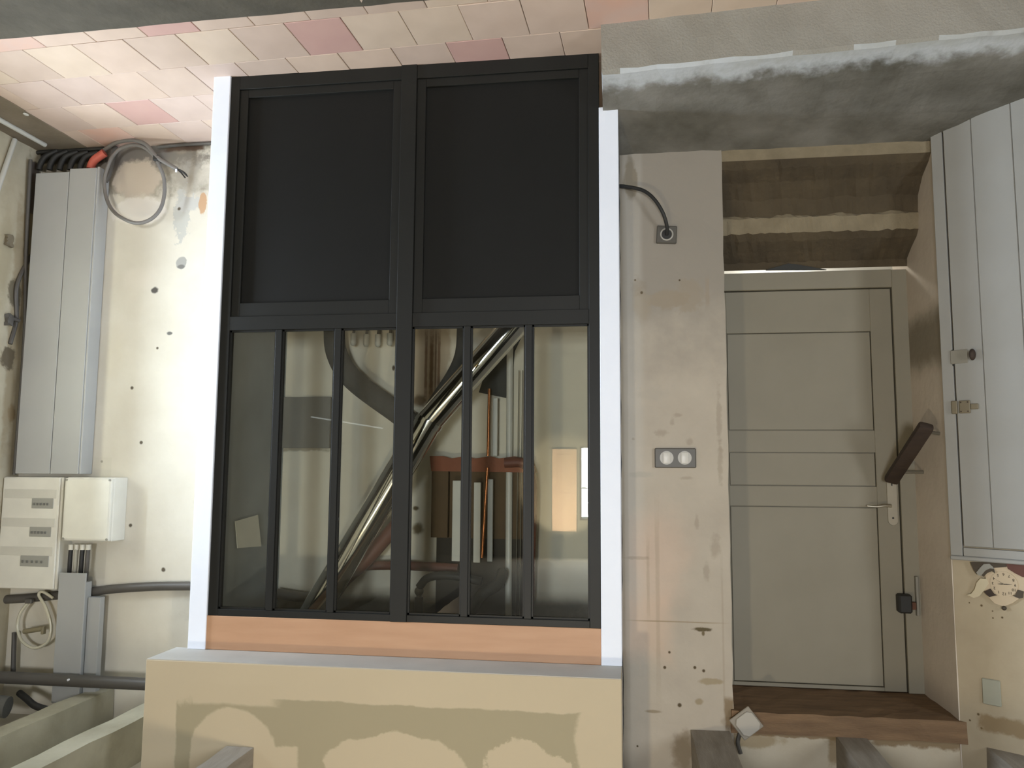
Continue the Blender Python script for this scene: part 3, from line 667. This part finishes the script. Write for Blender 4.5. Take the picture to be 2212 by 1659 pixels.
# fuse box
fx = thing('fuse_box', 'cream three-row fuse box at the left edge of the photo', 'fuse box', C(65, 1275, 4.26))
yf = 4.21
a = QY(15, 1030, yf); d_ = QY(115, 1275, yf); xl, xr, zt1, zb1 = QY(2, 1150, yf).x-.008, QY(127, 1150, yf).x, a.z, d_.z
# slightly leaning like in the photo is only perspective: the box is straight
box('case', (xl, yf+.012, zb1), (xr, Yb, zt1), cream_plastic, fx, .004)
box('front_cover', (xl, yf, zb1+.002), (xr-.012, yf+.014, zt1-.002), cream_plastic, fx, .005)
for (y_a, y_b, wa, wb) in ((1077, 1098, 68, 116), (1139, 1159, 63, 111), (1201, 1223, 43, 106)):
    p = QY(wa, y_b, yf); q_ = QY(wb, y_a, yf); zs_ = QY(60, y_a-20, yf).z; ze_ = QY(60, y_a-1, yf).z
    box('label_strip', (xl+.012, yf-.002, ze_), (xr-.03, yf+.002, zs_), mat('label_strip_m', (206, 202, 188), .3), fx, .001)
    wdo = box('breaker_window', (p.x, yf-.003, p.z), (q_.x, yf+.003, q_.z), mat('breaker_window_m', (158, 156, 146), .25), fx, .002)
    n_ = 5
    for i in range(n_):
        xx = p.x+.012+i*(q_.x-p.x-.03)/n_; zm_ = (p.z+q_.z)/2
        box('breaker_switch', (xx, yf-.009, zm_-.010), (xx+.010, yf-.003, zm_+.004), mat('breaker_dark', (112, 110, 102), .4), wdo, .001)
# junction box
jb = thing('junction_box', 'square white junction box with four corner screws right of the fuse box', 'junction box', C(190, 1175, 4.26))
yj = 4.19
a = QY(141, 1031, yj); d_ = QY(233, 1171, yj); xl2, xr2 = QY(136, 1100, yj).x, QY(240, 1100, yj).x
box('base', (xl2, yj+.02, d_.z), (xr2, Yb, a.z), cream_plastic, jb, .004)
box('lid', (xl2+.002, yj, d_.z+.004), (xr2-.004, yj+.022, a.z-.004), cream_plastic, jb, .004)
box('lid_panel', (xl2+.014, yj-.0025, d_.z+.014), (xr2-.016, yj+.004, a.z-.014), mat('lid_panel_m', (228, 224, 208), .4), jb, .001)
for sx_ in (xl2+.014, xr2-.016):
    for sz in (d_.z+.014, a.z-.014):
        B().cyl((sx_, yj+.004, sz), (sx_, yj-.005, sz), .0065, n=12).build('screw', mat('screw_grey', (150, 146, 132), .5), jb, smooth=True)
# cables below the junction box
for (px, wd, m_, lb) in ((151, .012, rubber, 'black cable leftmost of those leaving the junction box'), (163, .011, mat('cable_grey2', (168, 164, 148), .5), 'pale grey cable in the middle of those leaving the junction box'),
        (176, .013, rubber, 'thick black cable right of the pale one leaving the junction box'), (188, .012, pvc_dark, 'dark grey cable rightmost of those leaving the junction box')):
    k = thing('drop_cable', lb, 'cable', C(px, 1240, 4.26))
    B().tube([C(px+3, 1178, 4.25), C(px+1, 1200, 4.245), C(px-1, 1230, 4.25), C(px-3, 1262, 4.295)], wd, n=10).build('cable', m_, k, smooth=True)
    c_ = C(px+3, 1182, 4.25)
    B().cyl((c_[0], c_[1], c_[2]-.014), (c_[0], c_[1], c_[2]+.016), wd*1.25, n=10).build('gland', cream_plastic, k, smooth=True)
# narrow trunking below
yn = 4.205
nt = thing('narrow_trunking', 'narrow light grey trunking running from the junction box cables to the joists', 'trunking', C(155, 1500, 4.28))
a = QY(128, 1237, yn); e_ = QY(186, 1237, yn); bt = QY(140, 1520, yn)
box('cover', (a.x, yn, bt.z), (e_.x, yn+.01, a.z), grey_pvc, nt, .002); box('base', (a.x+.004, yn+.01, bt.z), (e_.x-.004, 4.265, a.z-.05), grey_pvc, nt)
box('side_channel', (e_.x, yn+.03, bt.z), (e_.x+.075, 4.275, QY(186, 1292, yn).z), grey_pvc, nt, .002)
# horizontal pipes
B().tube([C(-20, 1296, 4.303), C(60, 1292, 4.303), C(190, 1279, 4.303), C(250, 1272, 4.302), C(330, 1267, 4.302), C(385, 1266, 4.302), C(418, 1266, 4.302)], .0245, n=16).build('drain_pipe', pvc_dark, smooth=True, label='dark grey pipe running level from the narrow trunking into the left jamb', cat='pipe')
pp = thing('lower_pipe', 'straight dark grey pipe crossing in front of the wall beside the joists', 'pipe', C(150, 1485, 4.20))
z_ = QY(150, 1470, 4.165).z
B().cyl((-3.53, 4.165, z_), (-2.0, 4.165, z_), .032, n=20).build('pipe', pvc_dark, pp, smooth=True)
s_ = C(147, 1469, 4.13); B().cyl((s_[0], 4.138, s_[2]), (s_[0], 4.128, s_[2]), .006, n=10).build('screw', white_paint, pp)
# vertical pipe stub with clear hose
B().cyl(C(31, 1366, 4.27), C(28, 1462, 4.27), .013, n=14).build('standpipe', pvc_dark, smooth=True, label='short dark pipe meeting the straight level pipe at the left', cat='pipe')
hose_m = mat('milky_hose', (206, 200, 176), .3)
hs = thing('clear_hose', 'milky plastic hose looped between the fuse box and the straight pipe', 'hose', C(75, 1395, 4.25))
B().tube([C(62, 1300, 4.25), C(44, 1325, 4.25), C(38, 1355, 4.25), C(48, 1385, 4.24), C(75, 1400, 4.24), C(104, 1385, 4.24), C(110, 1350, 4.25), C(98, 1310, 4.25), C(84, 1286, 4.26), C(92, 1278, 4.26), C(115, 1292, 4.27)], .0085, n=9).build('hose', hose_m, hs, smooth=True)
c_ = C(62, 1298, 4.245); B().box((c_[0]-.02, 4.235, c_[2]-.014), (c_[0]+.022, 4.26, c_[2]+.012), .004).build('connector', pvc_dark, hs)
c0, c1 = C(52, 1364, 4.23), C(92, 1358, 4.23)
B().cyl(c0, c1, .014, n=12).box((c1[0]-.004, 4.22, c1[2]-.03), (c1[0]+.012, 4.245, c1[2]+.012), .002).build('tap', mat('tap_grey', (134, 124, 96), .5), hs, smooth=True)
# black hose and dark bundle at the bottom left corner
B().tube([C(42, 1497, 4.17), C(56, 1508, 4.14), C(75, 1524, 4.1), C(102, 1533, 4.1)], .018, n=10).build('black_hose', rubber, smooth=True, label='black hose bending away beside the leftmost joist', cat='hose')
B().tube([(-3.53, 4.02, -1.27), (-3.40, 4.02, -1.255), (-3.27, 4.05, -1.27)], .055, n=18).build('flexible_duct', mat('duct_grey', (96, 94, 86), .9, bump=.5), smooth=True, label='slumped dark grey flexible duct in the lower left corner of the photo', cat='duct')
# features on the left wall
B().tube([(XL+.004, 4.30, 1.25), (XL+.012, 4.2, 1.05), (XL+.006, 4.22, .85), (XL+.012, 4.18, .70)], .012, n=8).build('wall_cable', pvc_dark, smooth=True, label='dark cable buried in the cracked plaster of the left wall', cat='cable')
for py, lb in ((520, 'lump of grey mortar on the left wall nearer the tiles'), (690, 'dark junction clip where a cable crosses the left corner')):
    p = QX(20, py, XL+.01)
    q = rough_box((XL+.001, p.y-.025, p.z-.035), (XL+.022, p.y+.02, p.z+.03), .012, .006, py)
    if py == 690: q.cyl((XL+.012, p.y-.02, p.z+.01), (XL+.02, 4.225, p.z+.005), .012, n=10)
    q.build('mortar_lump' if py == 520 else 'cable_clip', mat('old_mortar', (120, 110, 90), .9) if py == 520 else pvc_dark, smooth=True, label=lb, cat='mortar' if py == 520 else 'clip')
B().cyl((-3.40, 3.0, 1.889), (-3.40, 4.20, 1.889), .0135, n=14).build('plastic_pipe', white_pvc, smooth=True, label='white plastic pipe lying on the bare strip beside the left wall', cat='pipe')
p0, p1 = QX(36, 305, XL+.03), QX(-25, 480, XL+.03)
B().tube([(XL+.018, p0.y, 1.885), (XL+.018, (p0.y+p1.y)/2, (1.885+p1.z)/2), (XL+.018, p1.y, p1.z)], .014, n=12, smooth=1).build('plastic_pipe', white_pvc, smooth=True, label='white plastic pipe leaning against the left wall at the upper left of the photo', cat='pipe')
B().sphere(QZ(56, 247, 1.893), .012, 8, (1, 1.6, .5)).build('plaster_crumb', white_pvc, label='white crumb of plaster on the bare strip by the left wall', cat='rubble')
# ------------------------------------------------------------------ joists across the lower floor
def joist(x0, x1, ya, yb, zt, zb, m_, lb, seed):
    q = rough_box((x0, ya, zb), (x1, yb, zt), .16, .0035, seed)
    return q.build('ceiling_joist', m_, label=lb, cat='joist', group='ceiling joists ending at the far wall')
pale = dusty_wood_pale
joist(-2.96, -2.845, -1.0, 4.325, -1.225, -1.392, pale, 'pale dusty joist leftmost in the photo, ending by the straight pipe', 31)
joist(-2.43, -2.31, -1.0, 4.325, -1.185, -1.392, pale, 'pale dusty joist second from the left, passing beside the patched bulkhead', 32)
joist(-1.685, -1.565, -1.0, 3.357, -1.165, -1.392, dusty_oak, 'grey joist butting against the patched plaster bulkhead', 33)
joist(.265, .43, -1.0, 3.877, -1.155, -1.392, dusty_oak, 'broad grey joist ending at the plaster pier left of the door', 34)
joist(.885, 1.01, -1.0, 3.884, -1.15, -1.392, dusty_oak, 'grey joist ending at the brown door lintel', 35)
# last joist ends on the angled wall
s_, _z = QA(2150, 1590); p = AO+AD*s_
joist(p.x-.03, p.x+.13, -1.0, p.y+.02, -1.15, -1.392, dusty_oak, 'dark grey joist at the lower right corner of the photo', 36)

# ------------------------------------------------------------------ door sill, door
sl = rough_box((.440, 3.862, -1.155), (1.43, 4.33, -1.062), .07, .004, 41); sl.build('door_lintel', brown_wood, label='rough brown wooden lintel along the head of the panelled door', cat='lintel')
Yd = 4.30
dr = bpy.data.objects.new('door_1', None); col.objects.link(dr); dr.location = (.9, Yd+.02, -1.06+H); dr['kind'] = 'structure'
def D(px, py): p = QY(px, py, Yd); return p.x, p.z
xr_t = D(1921, 640)[0]; xr_b = D(1964, 1480)[0]; xd1 = (xr_t+xr_b)/2; xd0 = .40
z_head0 = D(1740, 627)[1]; z_head1 = D(1740, 588)[1]; z_bot = -1.062
box('door_frame', (.40, 4.285, z_head0+.003), (xd1+.004, 4.34, z_head1), door_paint, dr, .003)
box('door_frame', (xd1+.004, 4.292, z_bot), (1.41, 4.36, z_head1), door_paint, dr, .002)
box('door_back', (xd0, 4.322, z_bot), (xd1, 4.34, z_head0), door_paint, dr)
# stiles and rails, panels recessed
zs = [z_head0, D(1740, 718)[1], D(1740, 930)[1], D(1740, 977)[1], D(1740, 1050)[1], D(1740, 1094)[1], D(1740, 1478)[1], z_bot]
xs0, xs1 = D(1575, 1000)[0], D(1892, 1000)[0]
box('stile', (xs1, Yd, z_bot+.004), (xd1-.003, Yd+.024, zs[0]-.002), door_paint, dr, .0015)
box('stile', (xd0, Yd, z_bot+.004), (xs0, Yd+.024, zs[0]-.002), door_paint, dr, .0015)
for a_, c_ in ((0, 1), (2, 3), (4, 5), (6, 7)):
    box('rail', (xs0, Yd, zs[c_]+(.004 if c_ == 7 else 0)), (xs1, Yd+.024, zs[a_]-(.002 if a_ == 0 else 0)), door_paint, dr, .0015)
for a_, c_ in ((1, 2), (3, 4), (5, 6)):
    box('door_panel', (xs0+.004, Yd+.004, zs[c_]+.004), (xs1-.004, Yd+.02, zs[a_]-.004), door_paint, dr, .0015)
# handle
hx0, hz0 = D(1917, 1047); hx1, hz1 = D(1937, 1135)
hp = bpy.data.objects.new('door_handle', None); col.objects.link(hp); hp.parent = dr; hp.location = Vector(((hx0+hx1)/2, Yd, hz1+H))-wloc(dr)
hc = (hx0+hx1)/2; hw = .0235
pts = [(hc-hw, hz0+.03)]+[(hc+hw*math.cos(math.pi+math.pi*i/10), hz1+hw+hw*math.sin(math.pi+math.pi*i/10)) for i in range(11)]+[(hc+hw, hz0+.03)]
chrome = mat('satin_chrome', (206, 198, 180), .28, metal=.85)
B().prism(pts, 'y', Yd-.008, Yd-.0005, .001).build('back_plate', chrome, hp)
lv = C(1925, 1093, Yd-.045)
B().cyl((lv[0], Yd-.004, lv[2]), (lv[0], Yd-.05, lv[2]), .009, n=12).tube([(lv[0], Yd-.048, lv[2]), (lv[0]-.03, Yd-.052, lv[2]+.001), (lv[0]-.07, Yd-.05, lv[2]-.004), (lv[0]-.112, Yd-.046, lv[2]-.001)], lambda u: .0085-.004*u, n=10).build('lever', chrome, hp, smooth=True)
B().cyl((hc, Yd-.0085, hz1+.036), (hc, Yd-.0095, hz1+.036), .005, n=10).box((hc-.003, Yd-.0098, hz0-.005), (hc+.003, Yd-.0082, hz0+.01)).build('keyhole', rubber, hp)
# dark wooden bar above the handle
br = B(); pA = Vector(C(1926, 1036, 4.20)); pB = Vector(C(2000, 922, 3.90)); dv = (pB-pA); ln = dv.length
ex = dv.normalized(); ey = Vector((0, 1, 0)); ey = (ey-ex*ey.dot(ex)).normalized(); ez = ex.cross(ey)
Mbar = Matrix((ex, ey, ez)).transposed().to_4x4(); Mbar.translation = (pA+pB)/2
br.box((-ln/2-.012, -.020, -.033), (ln/2+.012, .020, .033), .014, Mbar, seg=2)
br.build('handrail', dark_brown, smooth=True, label='dark brown wooden handrail slanting from the door handle across the reveal', cat='rail')
k = pB-ex*.03
B().tube([k+ez*.0, (1.3965, k.y+.02, k.z-.01)], .008, n=8, smooth=1).build('rail_bracket', dull_metal, smooth=True, label='metal bracket at the free end of the dark handrail', cat='bracket')
k = pA+ex*.06
B().tube([k, (1.3965, k.y+.02, k.z+.0)], .008, n=8, smooth=1).build('rail_bracket', dull_metal, smooth=True, label='metal bracket at the door handle end of the dark handrail', cat='bracket')
# lock keep low on the door edge
kp = thing('door_lock', 'black box lock on the right edge of the door, away from the handle', 'lock', C(1955, 1327, 4.28))
a, d_ = C(1941, 1284, 4.25), C(1972, 1326, 4.25)
box('case', (a[0], 4.245, d_[2]), (d_[0], 4.30, a[2]), rubber, kp, .008)
a, d_ = C(1976, 1245, 4.28), C(1980, 1330, 4.28)
box('keeper', (a[0], 4.27, d_[2]), (a[0]+.012, 4.292, a[2]), dull_metal, kp, .001)
box('bolt', (d_[0]-.028, 4.262, C(1970, 1316, 4.28)[2]), (d_[0]-.004, 4.285, C(1970, 1300, 4.28)[2]), mat('rust', (96, 62, 44), .8), kp, .002)
# rag above the door frame, in the light slit
q = B().prism([D(1652, 587), D(1700, 573), D(1718, 575), D(1762, 583), D(1782, 586)], 'y', 4.262, 4.278); q.build('dusty_rag', dk, label='dark scrap stuffed in the bright slit between door and steps', cat='rag')

# blank cover plate, turned on its corner, at the foot of the pier
cv = thing('blank_cover', 'white square cover plate turned on its corner beside the brown lintel', 'cover plate', C(1615, 1590, 3.84))
cc = Vector(C(1615, 1563, 3.838)); hh = .045
Mc = Matrix.Translation(cc) @ Matrix.Rotation(R(52), 4, 'Y')
B().box((-hh-.012, -.004, -hh-.012), (hh+.004, .006, hh+.004), .003, Mc).build('rim', mat('rim_grey', (150, 142, 128), .6), cv)
q = B(); c8 = .018; q.prism([(-hh+c8, -hh), (hh-c8, -hh), (hh, -hh+c8), (hh, hh-c8), (hh-c8, hh), (-hh+c8, hh), (-hh, hh-c8), (-hh, -hh+c8)], 'y', -.012, -.004, .002, Mc); q.build('plate', mat('plate_grey', (176, 170, 158), .5), cv)
B().tube([C(1598, 1585, 3.87), C(1594, 1605, 3.865), C(1600, 1628, 3.865)], .009, n=8).build('ground_cable', pvc_dark, smooth=True, label='dark cable stub coming out behind the turned cover plate', cat='cable')

# ------------------------------------------------------------------ switch and cable outlet on the pier
so = thing('cable_outlet', 'square taupe cable outlet with a black cable on the plaster pier', 'outlet', C(1440, 525, 3.87))
cc = Vector(C(1440, 507, 3.868)); Mo = Matrix.Translation(cc) @ Matrix.Rotation(R(3.5), 4, 'Y'); e = .047
B().box((-e*1.02, -.006, -e*.92), (e*1.02, .010, e*.92), .004, Mo).build('plate', grey_plate, so)
q = B(); q.tube([(.028*math.cos(2*math.pi*i/24), -.008, .028*math.sin(2*math.pi*i/24)) for i in range(24)], .0038, n=8, smooth=1, closed=True, M=Mo); q.build('ring', mat('ring_silver', (176, 172, 162), .4), so, smooth=True)
B().cyl((0, -.0045, 0), (0, -.0075, 0), .023, n=20, M=Mo).build('hole', rubber, so)
B().tube([(cc.x, 3.862, cc.z-.002), (cc.x, 3.83, cc.z+.03), C(1432, 460, 3.80), C(1413, 430, 3.80), C(1388, 411, 3.82), C(1352, 403, 3.85), C(1335, 402, 3.87)], .0088, n=10, smooth=7).build('cable', rubber, so, smooth=True)
sw = thing('light_switch', 'taupe double light switch with two round white rockers on the plaster pier', 'switch', C(1460, 1010, 3.87))
a, d_ = C(1414, 968, 3.868), C(1504, 1011, 3.868)
box('plate', (a[0], 3.862, d_[2]), (d_[0], 3.882, a[2]), grey_plate, sw, .004)
rw = mat('rocker_white', (206, 202, 192), .35)
for px in (1440, 1479):
    c_ = C(px, 989, 3.862)
    B().cyl((c_[0], 3.864, c_[2]), (c_[0], 3.8595, c_[2]), .0315, n=36, bev=.001).build('rocker_ring', mat('rocker_ring_m', (176, 172, 162), .4), sw, smooth=True)
    B().box((c_[0]-.0165, 3.8545, c_[2]-.026), (c_[0]+.0165, 3.861, c_[2]+.026), .003, seg=2).build('rocker', rw, sw, smooth=True)

# ------------------------------------------------------------------ cupboard on the angled wall
cu = thing('cupboard', 'tall pale grey built-in cupboard on the angled wall at the right edge', 'cupboard', AO+AD*.4+Vector((0, 0, -.375)))
def abox(name, s0, s1, o0, o1, z0, z1, m_, parent, bev=0.0015, **k):
    return B().box((s0, -o1, z0), (s1, -o0, z1), bev, AM).build(name, m_, parent, **k)
zc0, zc1 = -.318, 1.80
abox('frame_post', .004, .052, .0, .022, -.36, zc1, cup_paint, cu)
abox('frame_rail', .056, 1.2, .0, .022, -.36, zc0-.006, cup_paint, cu)
abox('ledge', .004, 1.2, .0, .034, -.378, -.36, cup_paint, cu, .004)
dor = abox('door', .060, .75, .004, .018, zc0, zc1, cup_paint, cu)
abox('door_edge', .75, 1.2, .004, .018, zc0, zc1, cup_paint, cu)
for s0, s1 in ((.060, .172), (.176, .330), (.334, .49), (.494, .65)):
    abox('board', s0, s1, .018, .024, zc0+.002, zc1, cup_paint, dor, .001)
# rotary latch
s_, z_ = QA(2085, 768)
lt = abox('latch_plate', s_-.052, s_+.018, .024, .028, z_-.036, z_+.024, mat('painted_iron', (138, 134, 122), .6), cu)
abox('keeper_slot', .050, .060, .010, .0245, z_-.045, z_+.028, rubber, cu)
s2, z2 = QA(2108, 768)
B().sphere((s2, -.045, z2), .019, 12, (.7, .9, 1.35), M=AM).cyl((s2, -.026, z2), (s2, -.045, z2), .008, n=10, M=AM).build('latch_knob', dark_brown, cu, smooth=True)
# sliding bolt
s3, z3 = QA(2085, 880)
bmat_ = mat('old_iron', (128, 118, 96), .6, rgb2=(108, 98, 78))
bp_ = abox('bolt_case', s3-.014, s3+.030, .024, .036, z3-.028, z3+.028, bmat_, cu, .003)
abox('bolt_keeper', s3-.045, s3-.022, .020, .036, z3-.029, z3+.029, bmat_, cu, .003)
abox('bolt_tongue', s3+.030, s3+.062, .024, .032, z3-.012, z3+.013, bmat_, cu, .003)
for ds in (-.006, .022):
    for dz in (-.02, .02): B().cyl((s3+ds, -.035, z3+dz), (s3+ds, -.038, z3+dz), .003, n=8, M=AM).build('rivet', dark_brown, bp_, smooth=True)
# grey cover plate on the angled wall
s4, z4 = QA(2142, 1495)
abox('blank_cover', s4-.034, s4+.036, -.002, .008, z4-.053, z4+.053, mat('cover_greygreen', (158, 158, 142), .5), None, .003, label='grey-green square cover plate on the plaster near the clock', cat='cover plate')

# clock with painted figures
s5, z5 = QA(2168, 1262)
ck = thing('wall_clock', 'decorative wall clock with a cream dial touching the cupboard ledge', 'clock', AO+AD*s5+AN*.01+Vector((0, 0, z5-.08)))
face_m = mat('clock_face', (196, 178, 150), .5, rgb2=(186, 168, 140)); ink = mat('clock_ink', (70, 60, 46), .6)
def QS(px, py): a_, b_ = QA(px, py); return (a_, b_)
def aprism(name, pix, o0, o1, m_, bev=0): 
    return B().prism([QS(*p) for p in pix], 'y', -o1, -o0, bev, AM).build(name, m_, ck)
back = [(2113, 1215), (2240, 1222), (2232, 1270), (2214, 1285), (2190, 1302), (2170, 1310), (2150, 1303), (2135, 1288), (2125, 1272), (2132, 1255), (2128, 1235)]
aprism('back_plate', back, .002, .012, face_m, .001)
ctr = QA(2171, 1261)
B().cyl((ctr[0], -.012, ctr[1]), (ctr[0], -.0145, ctr[1]), .052, n=32, M=AM).build('dial', face_m, ck, smooth=True)
aprism('roof', [(2176, 1217), (2245, 1219), (2245, 1252), (2212, 1246), (2196, 1238), (2180, 1228)], .014, .018, mat('roof_brown', (92, 52, 40), .6))
aprism('dark_ground', [(2098, 1214), (2180, 1215), (2176, 1224), (2150, 1226), (2120, 1226), (2112, 1240), (2106, 1232)], .012, .015, ink)
aprism('bird', [(2112, 1236), (2120, 1226), (2128, 1218), (2140, 1217), (2148, 1224), (2152, 1234), (2144, 1232), (2134, 1238), (2126, 1244), (2116, 1242)], .015, .019, mat('bird_grey', (150, 148, 138), .6))
aprism('bird_stripe', [(2124, 1242), (2132, 1232), (2142, 1227), (2150, 1228), (2153, 1238), (2146, 1233), (2136, 1237), (2128, 1245)], .019, .021, ink)
aprism('white_scroll', [(2091, 1284), (2100, 1282), (2108, 1272), (2112, 1258), (2120, 1249), (2134, 1250), (2138, 1260), (2128, 1275), (2118, 1287), (2106, 1291)], .006, .014, mat('scroll_white', (204, 192, 162), .5))
aprism('dark_block', [(2128, 1277), (2142, 1271), (2150, 1282), (2156, 1285), (2140, 1289), (2134, 1284)], .014, .018, dark_brown)
aprism('dark_block', [(2201, 1273), (2214, 1277), (2212, 1291), (2204, 1292), (2190, 1286), (2196, 1284)], .014, .018, ink)
c_ = QA(2171, 1313)
B().sphere((c_[0], -.012, c_[1]), .0095, 10, M=AM).build('pendant_knob', ink, ck, smooth=True)
rn = ['12', '1', '2', '3', '4', '5', '6', '7', '8', '9', '10', '11']
for i, tx in enumerate(rn):
    cu_ = bpy.data.curves.new('n', 'FONT'); cu_.body = tx; cu_.size = .016; cu_.extrude = .0004; cu_.align_x = 'CENTER'; cu_.align_y = 'CENTER'
    to = bpy.data.objects.new('n', cu_); me = bpy.data.meshes.new_from_object(to); bpy.data.objects.remove(to)
    an = -math.pi/2-i*math.pi/6; sx_, sz_ = ctr[0]+.042*math.cos(an), ctr[1]+.040*math.sin(an)
    q = B(); tb = bmesh.new(); tb.from_mesh(me)
    q._add(tb, AM @ Matrix.Translation((sx_, -.0152, sz_)) @ Matrix.Rotation(R(90), 4, 'X') @ Matrix.Rotation(R(180), 4, 'Z')); q.build('numeral', ink, ck)
def hand(name, a_deg, ln, wd, o):
    Mh = AM @ Matrix.Translation((ctr[0], -o, ctr[1])) @ Matrix.Rotation(R(-a_deg), 4, 'Y')
    B().prism([(-.006, -wd/3), (ln*.3, -wd), (ln, 0), (ln*.3, wd), (-.006, wd/3)], 'y', 0, .001, 0, Mh).build(name, ink, ck)
hand('minute_hand', 1, .032, .0022, .0175); hand('hour_hand', 183, .024, .0022, .0185); hand('second_hand', 150, .034, .0005, .0195)

# ------------------------------------------------------------------ behind the camera, seen as reflections in the panes
sh = thing('shutter', 'beige panelled wooden shutter seen only as a reflection in the last pane', 'shutter', (-1.03, -5.98, -.975))
bs = mat('beige_shutter', (226, 190, 150), .6)
box('leaf', (-1.23, -5.998, -.975), (-.836, -5.95, .335), bs, sh, .003)
for z0_, z1_ in ((-.80, -.37), (-.25, .25)): box('panel', (-1.15, -5.95, z0_), (-.92, -5.942, z1_), bs, sh, .004)
lb_ = thing('tube_lamp', 'thin fluorescent tube hung behind the viewer, seen as a bright line in the panes', 'lamp', (-2.4, .5, .34))
v0 = QY(670, 900, 6.68); v1 = QY(825, 925, 6.68)
B().cyl((v0.x, 7.186-6.68, v0.z), (v1.x, 7.186-6.68, v1.z), .006, n=12).build('tube', emit('tube_glow', (235, 240, 235), 3.0), lb_, smooth=True)

turn()
